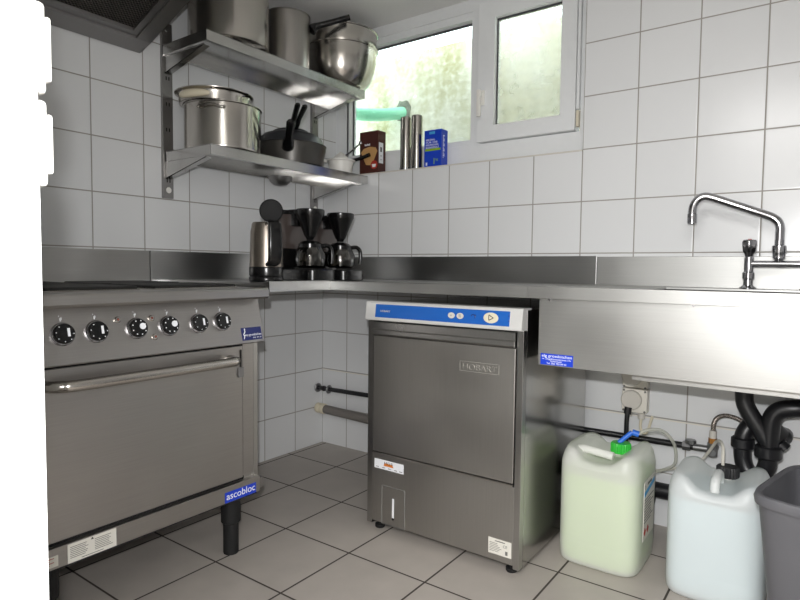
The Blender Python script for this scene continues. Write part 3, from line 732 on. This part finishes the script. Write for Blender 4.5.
b = MB(); b.box(1.35, 1.384, DY+.0027, DY+.0033, .092, .0945)
for r in range(6): b.box(1.331, 1.331+random.uniform(.025, .042), DY+.0027, DY+.0033, .0845-r*.005, .0858-r*.005)
b.box(1.385, 1.393, DY+.0027, DY+.0033, .0565, .0685); b.build('fine_print', 'greyp', sk)
writing('lettering', 'CE', .012, (1.377, DY+.003, .078), (1, 0, 0), (0, 0, 1), 'greyp', sk)
for x in (DX0+.04, DX1-.035):
    for y in (DY+.03, DYB-.05):
        b = MB(); b.lathe([(0, 0), (.016, 0), (.018, .003), (.018, .012), (.008, .014), (.008, .022), (0, .022)], (x, y, 0), 20); b.build('foot', 'rubber', dw)

# ------------------------------------------------------------------ pipes along the back wall
wp = thing('water_pipe', 'thin black water pipe along the foot of the back wall', 'pipe', (.9, -.03, .3))
b = MB(); b.cyl((.004, -.04, .302), (1.80, -.04, .325), .011, 16); b.build('pipe', 'pipe', wp)
for xx, rr_ in ((.001, .024), (.078, .022)): MB().cyl((xx, -.04, .302), (xx+.008, -.04, .302), rr_, 24, bev=.002).build('flange', 'valve', wp)
MB().cyl((.042, -.04, .3025), (.05, -.04, .3025), .014, 20).build('coupling', 'pipe', wp)
b = MB(); b.cyl((1.765, -.04, .3245), (1.79, -.04, .325), .016, 6); b.cyl((1.80, -.04, .325), (1.85, -.04, .326), .012, 16); b.cyl((1.792, -.055, .34), (1.792, -.055, .352), .018, 8); b.cyl((1.792, -.04, .325), (1.792, -.055, .34), .007, 10); b.build('stop_tap', 'valve', wp)
dp = thing('drain_pipe', 'thick grey drain pipe with brass end low on the back wall', 'pipe', (.4, -.04, .19))
b = MB(); b.cyl((.055, -.045, .196), (1.5, -.045, .16), .0225, 24); b.build('pipe', 'greypipe', dp)
b = MB(); b.cyl((.003, -.045, .197), (.03, -.045, .1965), .026, 24, bev=.004); b.cyl((.034, -.045, .1965), (.062, -.045, .196), .027, 24, bev=.004); b.build('end_collar', 'cream', dp)
b = MB(); b.tube([(1.502, -.045, .158), (1.60, -.05, .152), (1.66, -.05, .15), (1.76, -.05, .15)], .028, 20)
b.tube([(1.66, -.05, .15), (1.662, -.062, .11), (1.64, -.07, .06), (1.60, -.075, .033)], .024, 16)
tag(b.build('waste_hose', 'pipe'), 'black waste hose behind the yellow-green canister', 'hose')

# socket, plug cable
so = thing('wall_socket', 'double covered wall socket under the sink apron', 'socket', (1.598, 0, .48))
b = MB(); b.box(1.553, 1.643, -.042, -.0005, .414, .502, .006); b.box(1.553, 1.643, -.042, -.0005, .506, .594, .006); b.build('socket_box', 'socket', so)
for z in (.462, .55):
    b = MB(); b.cyl((1.59, -.042, z), (1.59, -.058, z), .036, 36, bev=.003); b.build('flap_cover', 'plugc', so)
    for dx in (-.037, .037):
        for dz in (-.037, .037): b = MB(); b.cyl((1.598+dx, -.042, z-.004+dz), (1.598+dx, -.0435, z-.004+dz), .004, 10); b.build('screw', 'greyp', so)
b = MB(); b.cyl((1.578, -.03, .414), (1.578, -.03, .398), .012, 14); b.cyl((1.622, -.03, .414), (1.622, -.03, .394), .013, 14); b.build('cable_gland', 'plugc', so)
b = MB(); b.tube([(1.622, -.03, .395), (1.620, -.03, .365), (1.628, -.03, .343), (1.64, -.028, .343), (1.648, -.022, .365), (1.652, -.008, .39), (1.655, -.006, .403)], .005, 10); b.build('cable', 'cream', so)
cb = MB(); cb.cyl((1.583, -.06, .436), (1.581, -.062, .412), .013, 14); cb.tube([(1.581, -.062, .415), (1.579, -.062, .38), (1.577, -.06, .30), (1.56, -.06, .22), (1.47, -.05, .15), (1.44, -.045, .15)], .0085, 10)
tag(cb.build('power_cable', 'pipe'), 'black power cable with plug hanging from the wall socket', 'cable')

# siphon
sy = -.15
tr = thing('sink_siphon', 'black plastic sink drain trap with two inlets under the sink', 'drain trap', (2.0, sy, .3))
b = MB(); b.tube([(1.963, sy, .66), (1.963, sy, .60), (1.963, sy, .57), (1.967, sy, .545), (1.982, sy, .515), (2.01, sy, .47), (2.033, sy, .43)], .026, 20); b.cyl((1.963, sy, .61), (1.963, sy, .652), .033, 24, bev=.004); b.build('inlet_pipe', 'pipe', tr)
b = MB(); b.tube([(2.22, sy+.02, .56), (2.15, sy+.01, .553), (2.10, sy, .55), (2.062, sy, .54), (2.042, sy, .515), (2.036, sy, .47), (2.035, sy, .40)], .027, 20); b.tube([(2.22, sy+.02, .556), (2.25, sy+.02, .58), (2.255, sy+.02, .66)], .027, 20); b.build('side_pipe', 'pipe', tr)
b = MB(); b.cyl((2.034, sy, .425), (2.034, sy, .385), .038, 16, bev=.005); b.cyl((1.962, sy+.03, .432), (1.962, sy+.03, .396), .034, 16, bev=.005); b.cyl((2.06, sy+.02, .43), (2.075, sy+.02, .415), .022, 12); b.build('union_nut', 'pipe', tr)
b = MB(); b.tube([(2.034, sy, .40), (2.032, sy+.003, .36), (2.018, sy+.012, .325), (1.997, sy+.018, .315), (1.976, sy+.025, .33), (1.964, sy+.03, .365), (1.962, sy+.03, .42), (1.968, sy+.034, .45), (1.986, sy+.045, .475), (2.01, sy+.06, .476), (2.040, sy+.085, .458), (2.060, sy+.115, .435), (2.066, -.03, .43), (2.066, .026, .43)], .026, 20); b.build('trap_bend', 'pipe', tr)
tr.location = (2.0-.008, sy, .3-.026)
h = MB(); h.tube([(1.861, -.062, .395), (1.862, -.062, .42), (1.870, -.056, .440), (1.890, -.045, .450), (1.92, -.036, .446), (1.96, -.03, .43), (2.0, -.026, .435), (2.04, -.024, .465), (2.085, -.03, .478), (2.11, -.045, .52), (2.107, -.08, .62), (2.107, -.09, .866)], .0075, 12)
tag(h.build('flexible_hose', 'braid'), 'braided flexible water hose arching behind the drain trap', 'hose')
v = thing('angle_valve', 'grey angle valve with brass nut on the wall below the sink', 'valve', (1.861, -.04, .34))
b = MB(); b.cyl((1.861, -.0, .326), (1.861, -.05, .326), .013, 16); b.cyl((1.861, -.062, .31), (1.861, -.062, .355), .016, 8); b.cyl((1.861, -.045, .326), (1.861, -.08, .326), .013, 16); b.cyl((1.851, -.04, .326), (1.8615, -.04, .326), .011, 12); b.build('valve_body', 'valve', v)
b = MB(); b.cyl((1.861, -.062, .355), (1.861, -.062, .372), .0135, 6); b.build('nut', 'brass', v)
b = MB(); b.cyl((1.861, -.062, .372), (1.861, -.062, .398), .0115, 14); b.build('ferrule', 'plugc', v)

# ------------------------------------------------------------------ canisters
def canister(cx, cy, hx, hy, H, level, shell, liquid, label, n=5.0):
    t = thing('plastic_canister', label, 'canister', (cx, cy, 0), 'plastic liquid canisters')
    Hs = H-.058
    prof = [(.0012, .90), (.003, .945), (.010, .975), (.025, .992), (.05, 1.0)]
    rings = [sq(cx, cy, hx*k, hy*k, z, n, 64) for z, k in prof]
    for z, k in ((.078, 1.0), (.082, .992), (.086, 1.0), (Hs*.55, 1.0), (Hs-.05, 1.0), (Hs-.045, .993), (Hs-.04, 1.0), (Hs, .995)): rings.append(sq(cx, cy, hx*k, hy*k, z, n, 64))
    # shoulder with two humps (left/right) and a valley between
    def top(u, w):   # u,w in -1..1
        hump = (1-math.exp(-((u)/.50)**4))
        fall = 1-.55*max(0, abs(u)-.55)**1.5*1.2-.25*max(0, abs(w)-.4)**1.5
        return Hs+.018+(H-Hs-.018)*hump*fall
    for k in (.985, .95, .88, .75, .6, .45, .3, .15, .03):
        ring = []
        for (x, y, z) in sq(cx, cy, hx*k, hy*k, 0, n+(2-n)*(1-k)*.6, 64):
            u = (x-cx)/hx; w = (y-cy)/hy; e = min(1, (1-k)/.12)
            ring.append((x, y, Hs+(top(u, w)-Hs)*(1-(1-e)**2)))
        rings.append(ring)
    b = MB(); b.loft(rings); b.build('canister_body', shell, t, sharp=80)
    lr = [sq(cx, cy, (hx-.004)*k, (hy-.004)*k, z, n, 64) for z, k in ((.006, .9), (.016, .96), (.032, .985), (.05, 1), (level, 1))]
    b = MB(); b.loft(lr); b.build('liquid', liquid, t, sharp=60)
    return t, Hs
c1, Hs = canister(1.598, -.335, .127, .138, .372, .29, 'can', 'liq', 'yellow-green liquid canister with a green cap beside the dishwasher')
b = MB(); b.cyl((1.625, -.30, Hs+.012), (1.625, -.30, Hs+.03), .024, 24); b.build('neck', 'white', c1)
b = MB(); rings = [[(1.625+r*(1+.03*math.cos(24*2*PI*i/96))*math.cos(2*PI*i/96), -.30+r*(1+.03*math.cos(24*2*PI*i/96))*math.sin(2*PI*i/96), Hs+z) for i in range(96)] for z, r in ((.024, .031), (.052, .031), (.056, .028))]
b.loft(rings); cap = b.build('cap', 'cap_g', c1)
b = MB(); b.cyl((1.618, -.30, Hs+.054), (1.655, -.285, Hs+.092), .0075, 12); b.cyl((1.655, -.285, Hs+.092), (1.675, -.28, Hs+.087), .010, 12); b.build('hose_connector', 'conn', cap)
b = MB(); b.tube([(1.672, -.28, Hs+.088), (1.70, -.26, Hs+.102), (1.735, -.22, Hs+.095), (1.765, -.19, Hs+.05), (1.765, -.16, Hs-.02), (1.73, -.12, Hs-.06), (1.66, -.10, Hs-.10)], .0055, 10); b.build('suction_tube', 'tube', c1)
b = MB(); hb = Hs+.04; b.tube([(1.52, -.40, hb), (1.545, -.402, hb+.004), (1.59, -.402, hb-.0), (1.63, -.402, hb-.004)], .013, 14); b.build('carry_handle', 'can', c1)
lb = MB().box(1.7245, 1.7256, -.40, -.27, .10, .285).build('label', 'sticker', c1)
b = MB(); b.prism([(-.398, .238), (-.272, .257), (-.272, .272), (-.398, .253)], 0, 1.7254, 1.7259); b.build('blue_band', 'cyan', lb)
b = MB()
for r in range(9): b.box(1.7254, 1.7259, -.392, -.30+random.uniform(-.02, .02), .226-r*.009, .229-r*.009)
b.box(1.7254, 1.7259, -.39, -.385, .262, .275); b.box(1.7254, 1.7259, -.36, -.31, .268, .276); b.build('fine_print', 'greyp', lb)
b = MB()
for y in (-.38, -.345): b.prism([(y-.014, .125), (y, .139), (y+.014, .125), (y, .111)], 0, 1.7254, 1.7259)
b.build('hazard_mark', 'red', lb)

c2, Hs2 = canister(1.922, -.335, .128, .137, .352, .285, 'can2', 'liq2', 'clear liquid canister with a black cap between the other canister and bin')
b = MB(); b.cyl((1.932, -.27, Hs2+.012), (1.932, -.27, Hs2+.03), .024, 24); b.build('neck', 'white', c2)
b = MB(); rings = [[(1.932+r*(1+.03*math.cos(24*2*PI*i/96))*math.cos(2*PI*i/96), -.27+r*(1+.03*math.cos(24*2*PI*i/96))*math.sin(2*PI*i/96), Hs2+z) for i in range(96)] for z, r in ((.022, .031), (.048, .031), (.053, .028))]
b.loft(rings); cap = b.build('cap', 'blackm', c2)
b = MB(); hb = Hs2+.042; b.tube([(1.918, -.425, hb-.03), (1.918, -.415, hb), (1.918, -.38, hb+.008), (1.918, -.34, hb+.004), (1.918, -.325, hb-.03)], .0125, 14); b.build('carry_handle', 'can2', c2)
b = MB(); b.tube([(1.918, -.27, Hs2+.05), (1.917, -.265, Hs2+.08), (1.914, -.25, Hs2+.104), (1.902, -.22, Hs2+.112), (1.885, -.18, Hs2+.095), (1.855, -.14, Hs2+.04), (1.82, -.12, Hs2-.01), (1.75, -.1, Hs2-.04), (1.67, -.09, Hs2-.07)], .0048, 10); b.build('suction_tube', 'wtube', c2)

# ------------------------------------------------------------------ waste bin
bn = thing('waste_bin', 'dark grey plastic waste bin beside the clear canister at the right edge', 'bin', (2.215, -.60, 0))
bn.rotation_euler = (0, 0, math.radians(-13))
def bl(prof, name, mat):
    b = MB(); b.loft([sq(bn.location.x, bn.location.y, hx, hy, z, 6, 64) for hx, hy, z in prof], cap0=False, cap1=False); return b
H = .425
b = bl([(.10, .11, 0), (.115, .125, .004), (.152, .168, H-.03), (.153, .169, H-.005), (.151, .167, H), (.147, .163, H-.002), (.146, .162, H-.03), (.112, .122, .008), (.0, .0, .008)], 'x', 'bin')
b.add([p for p in sq(bn.location.x, bn.location.y, .10, .11, 0, 6, 64)], [tuple(range(64))]); b.build('bin_body', 'bin', bn, sharp=50)
b = bl([(.1525, .1685, H-.022), (.160, .176, H-.020), (.162, .178, H-.008), (.159, .175, H+.002), (.153, .169, H+.004), (.148, .164, H)], 'x', 'bin'); b.build('rim', 'bin', bn, sharp=50)

# ------------------------------------------------------------------ counter appliances
kx, ky = .50, -.826
k = thing('electric_kettle', 'steel electric kettle with its round lid open on the worktop', 'kettle', (kx, ky, WZ))
MB().lathe([(0, 0), (.060, 0), (.062, .006), (.062, .014), (.058, .02), (0, .02)], (kx, ky, WZ+.0005), 48).build('power_base', 'black', k)
MB().lathe([(0, .0205), (.059, .0205), (.061, .025), (.061, .05), (.059, .054), (0, .054)], (kx, ky, WZ), 48).build('body_base', 'black', k)
MB().lathe([(.059, .054), (.0595, .056), (.058, .12), (.056, .18), (.051, .208), (.0475, .214), (.045, .21), (.051, .17), (.06, .056)], (kx, ky, WZ), 48).build('kettle_body', 'kettle', k)
d = Vector((.72, -.69, 0)).normalized(); sd = Vector((-d.y, d.x, 0)); dd = (d+sd*.36).normalized(); ds = Vector((-dd.y, dd.x, 0))
def kp(o, z, q=0): return Vector((kx, ky, WZ))+dd*o+ds*q+Vector((0, 0, z))
def kring(o, z, hw, th, tilt): return [kp(o, z)+ds*hw*math.copysign(abs(math.cos(2*PI*i/20))**.6, math.cos(2*PI*i/20))+(dd*math.cos(tilt)+Vector((0, 0, math.sin(tilt))))*th*math.copysign(abs(math.sin(2*PI*i/20))**.6, math.sin(2*PI*i/20)) for i in range(20)]
b = MB(); b.loft([kring(.05, .206, .02, .008, 1.5), kring(.075, .211, .0215, .009, 1.3), kring(.095, .203, .023, .009, .7), kring(.101, .18, .024, .009, .1), kring(.102, .13, .024, .009, 0), kring(.1, .09, .024, .009, -.3), kring(.09, .071, .023, .009, -1.0), kring(.06, .063, .022, .008, -1.5)]); b.build('handle', 'black', k)
lc = kp(.02, .256, .012); T = Matrix.Translation(lc) @ (Vector((.74, -.66, -.12))).to_track_quat('Z', 'Y').to_matrix().to_4x4()
b = MB(); b.lathe([(0, -.004), (.036, -.004), (.042, 0), (.042, .007), (.038, .010), (0, .011)], n=40, T=T); b.cyl(kp(.02, .205, .01), kp(.016, .22, .012), .012, 12); b.build('lid', 'lidblack', k)

def coffee(x, y, label, zs=1.0):
    """faces +x; (x,y) = centre of the carafe"""
    t = thing('coffee_maker', label, 'coffee maker', (x-.03, y, WZ), 'black drip coffee makers')
    b = MB(); b.loft([sq(x-.045, y, .135*k, .082*k, WZ+z*zs, 4, 48) for z, k in ((.0005, .97), (.004, 1), (.042, 1), (.047, .97))]); b.build('base', 'black', t)
    MB().lathe([(0, .047), (.06, .047), (.062, .05), (0, .051)], (x, y, WZ), 40).build('hot_plate', 'iron', t)
    b = MB(); b.loft([sq(x-.122, y, .045, .088, WZ+z*zs, 4, 40) for z in (.047, .13)]); b.build('tower', 'black', t)
    b = MB(); b.loft([sq(x-.122, y, .046, .09, WZ+z*zs, 4, 40) for z in (.13, .268)]); b.build('water_tank', 'smoke', t)
    b = MB(); b.loft([sq(x-.120, y, .05, .092, WZ+z*zs, 4, 40) for z in (.268, .284)]); b.loft([sq(x-.05, y, .05, .045, WZ+z*zs, 4, 40) for z in (.27, .286)]); b.build('top_cover', 'black', t)
    b = MB(); b.lathe([(0, .165), (.013, .165), (.018, .176), (.022, .18), (.053, .258), (.058, .266), (.059, .284), (.055, .287), (0, .287)], (x, y, WZ), 48)
    b.box(x-.085, x-.04, y-.03, y+.03, WZ+.22, WZ+.28, .006); b.build('filter_cone', 'black', t)
    MB().lathe([(0, .052), (.048, .052), (.06, .06), (.065, .085), (.062, .11), (.05, .133), (.044, .14), (.042, .139), (.048, .131), (.06, .109), (.062, .085), (.058, .063), (.045, .055), (0, .055)], (x, y, WZ), 48).build('carafe', 'carafe', t)
    c = MB(); c.lathe([(.041, .135), (.047, .137), (.047, .148), (.035, .158), (.012, .163), (0, .163)], (x, y, WZ), 40); c.lathe([(.0455, .130), (.049, .13), (.049, .139), (.0455, .139)], (x, y, WZ), 40); lid = c.build('carafe_lid', 'black', t)
    u = Vector((.45, .9, 0)).normalized(); o = Vector((x, y, WZ))
    c = MB(); c.tube([o+u*.046+Vector((0, 0, .14)), o+u*.075+Vector((0, 0, .143)), o+u*.092+Vector((0, 0, .128)), o+u*.095+Vector((0, 0, .095)), o+u*.092+Vector((0, 0, .07))], .0085, 12); c.build('carafe_handle', 'black', t)
    return t
coffee(.455, -.558, 'black filter coffee maker standing beside the steel kettle')
coffee(.444, -.362, 'black filter coffee maker nearest the back wall corner', .95)

# ------------------------------------------------------------------ window sill goods
SZ = 1.4
bx = thing('brown_carton', 'brown carton of coffee filters with a tan cone picture on the sill', 'carton', (.292, .03, SZ))
b = MB(); b.box(.234, .351, .014, .075, SZ, SZ+.208, .0015); b.build('carton_body', 'brown', bx)
b = MB(); b.prism([(.244, SZ+.108), (.262, SZ+.125), (.30, SZ+.132), (.336, SZ+.125), (.347, SZ+.108), (.314, SZ+.04), (.276, SZ+.045)], 1, .0128, .0138); b.build('filter_picture', 'tan', bx)
b = MB(); b.cyl((.327, .0138, SZ+.042), (.327, .0124, SZ+.042), .021, 28); b.build('round_seal', 'red', bx)
b = MB(); b.prism([(.318, SZ+.03), (.336, SZ+.03), (.34, SZ+.045), (.314, SZ+.045)], 1, .0118, .0126)
for i in range(7): b.box(.267+i*.005, .2705+i*.005, .0128, .0138, SZ+.138, SZ+.1455+.003*(i % 3 == 0))
b.build('lettering', 'print', bx)
b = MB(); b.box(.3508, .3516, .02, .054, SZ+.05, SZ+.15); lb = b.build('side_label', 'print', bx)
b = MB(); b.box(.3515, .352, .03, .044, SZ+.105, SZ+.128); b.box(.3515, .352, .034, .04, SZ+.065, SZ+.07); b.box(.3515, .352, .034, .04, SZ+.083, SZ+.088); b.build('code_mark', 'greyp', lb)
def steelcyl(x, y, h, label):
    t = thing('steel_cylinder', label, 'steel cylinder', (x, y, SZ), 'pair of slim steel cylinders on the sill')
    MB().lathe([(0, 0), (.0265, 0), (.0268, .012), (.026, .014), (.026, h-.006), (.0245, h-.002), (.022, h), (.02, h-.003), (0, h-.004)], (x, y, SZ), 36).build('cylinder_body', 'pot', t)
    MB().lathe([(.0268, .010), (.0285, .011), (.0285, .002), (.0265, .0005)], (x, y, SZ), 36).build('foot_ring', 'chrome', t)
steelcyl(.503, .034, .250, 'slim polished steel cylinder on the sill beside the brown carton')
steelcyl(.5665, .034, .250, 'slim polished steel cylinder on the sill beside the blue box')
bb = thing('blue_carton', 'blue carton of dishwasher salt with a green stripe on the window sill', 'carton', (.675, .03, SZ))
b = MB(); b.box(.622, .714, .014, .07, SZ, SZ+.168, .0015); b.build('carton_body', 'blue_b', bb)
b = MB(); b.box(.628, .711, .0128, .0138, SZ+.073, SZ+.083); b.build('green_stripe', 'lime', bb)
writing('lettering', '1', .04, (.667, .0135, SZ+.012), (1, 0, 0), (0, 0, 1), 'lime', bb); writing('lettering', 'kg', .014, (.685, .0135, SZ+.028), (1, 0, 0), (0, 0, 1), 'lime', bb)
for i, (tx, w) in enumerate((('SPEZIAL', .05), ('FÜR DIE', .062), ('SPÜLMASCHINE', .068), ('REGENERIERSALZ', .07))): writing('lettering', tx, .0115, (.631, .0135, SZ+.119-i*.0115), (1, 0, 0), (0, 0, 1), 'print', bb, w=w)
b = MB(); b.box(.65, .68, .0128, .0138, SZ+.148, SZ+.16); b.build('top_emblem', 'cyan', bb)
b = MB()
for i in range(14): b.box(.7138, .7144, .03, .035+.008*(i % 3 != 0), SZ+.04+i*.0075, SZ+.044+i*.0075)
b.build('fine_print', 'print', bb); MB().box(.632, .64, .0128, .0138, SZ+.008, SZ+.022).build('print_mark', 'print', bb)

# outside: green hose into a hole of the light-well wall
hs = thing('drain_hose', 'pale green hose entering the mossy wall outside the window', 'hose', (-.05, .45, 1.83))
b = MB(); rings = []
b.tube([(-.42, .33, 1.93), (-.25, .36, 1.862), (-.1, .41, 1.832), (.0, .49, 1.832), (.065, .585, 1.852), (.07, .615, 1.855)], .036, 20, sub=16); b.build('hose_tube', 'hose', hs)
b = MB()
random.seed(3)
ring = []; n = 22
for i in range(n):
    a = 2*PI*i/n; r = .056*random.uniform(.88, 1.12); ring.append((.078+r*1.0*math.cos(a), .599, 1.865+r*1.15*math.sin(a)))
b.loft([ring, [(x, .594, z) for x, y, z in ring]]); tag(b.build('wall_hole', 'rubble'), 'dark broken hole in the mossy wall around the green hose', 'hole')

# ------------------------------------------------------------------ camera
yaw, pit, rol = -0.627369, -0.0541580, 0.0105275
f = Vector((math.sin(yaw)*math.cos(pit), math.cos(yaw)*math.cos(pit), math.sin(pit)))
r = Vector((math.cos(yaw), -math.sin(yaw), 0)); u = r.cross(f)
r2 = r*math.cos(rol)+u*math.sin(rol); u2 = r2.cross(f)
CP = Vector((2.148434, -2.269099, .934440))
cam = bpy.data.cameras.new('camera'); co = bpy.data.objects.new('camera', cam); COL.objects.link(co)
co.matrix_world = Matrix(((r2.x, u2.x, -f.x, CP.x), (r2.y, u2.y, -f.y, CP.y), (r2.z, u2.z, -f.z, CP.z), (0, 0, 0, 1)))
cam.sensor_width = 36; cam.lens = 586.358*36/800; cam.clip_start = .02
scene.camera = co

# ------------------------------------------------------------------ light
def area(name, loc, target, size, power, col=(1, 1, 1), shape='DISK', size_y=None):
    l = bpy.data.lights.new(name, 'AREA'); l.shape = shape; l.size = size; l.energy = power; l.color = col
    if size_y: l.size_y = size_y
    o = bpy.data.objects.new(name, l); COL.objects.link(o); o.location = loc
    o.rotation_euler = (Vector(target)-Vector(loc)).to_track_quat('-Z', 'Y').to_euler(); return o
FLASH, HALL, SKY = 86., 90., 5.6
fl = CP+u2*.105-r2*.02
pl_ = bpy.data.lights.new('camera_flash', 'SPOT'); pl_.energy = FLASH; pl_.shadow_soft_size = .015
pl_.spot_size = math.radians(130); pl_.spot_blend = 1.0
fo = bpy.data.objects.new('camera_flash', pl_); COL.objects.link(fo); fo.location = fl
fo.rotation_euler = (f+r*.2-u*.18).to_track_quat('-Z', 'Y').to_euler()
area('hallway_fill', (2.1, -3.3, CEIL-.03), (2.1, -3.3, 0), 1.6, HALL, (1, .99, .97), 'RECTANGLE', 1.6)  # unseen fill light, added to raise the ambient light through the doorway
w = bpy.data.worlds.new('sky'); scene.world = w; w.use_nodes = True
bg = w.node_tree.nodes['Background']; bg.inputs[0].default_value = (.88, .95, 1, 1); bg.inputs[1].default_value = SKY
vs = scene.view_settings; vs.view_transform = 'Standard'; vs.look = 'None'; vs.exposure = 0; vs.gamma = 1; vs.use_curve_mapping = False
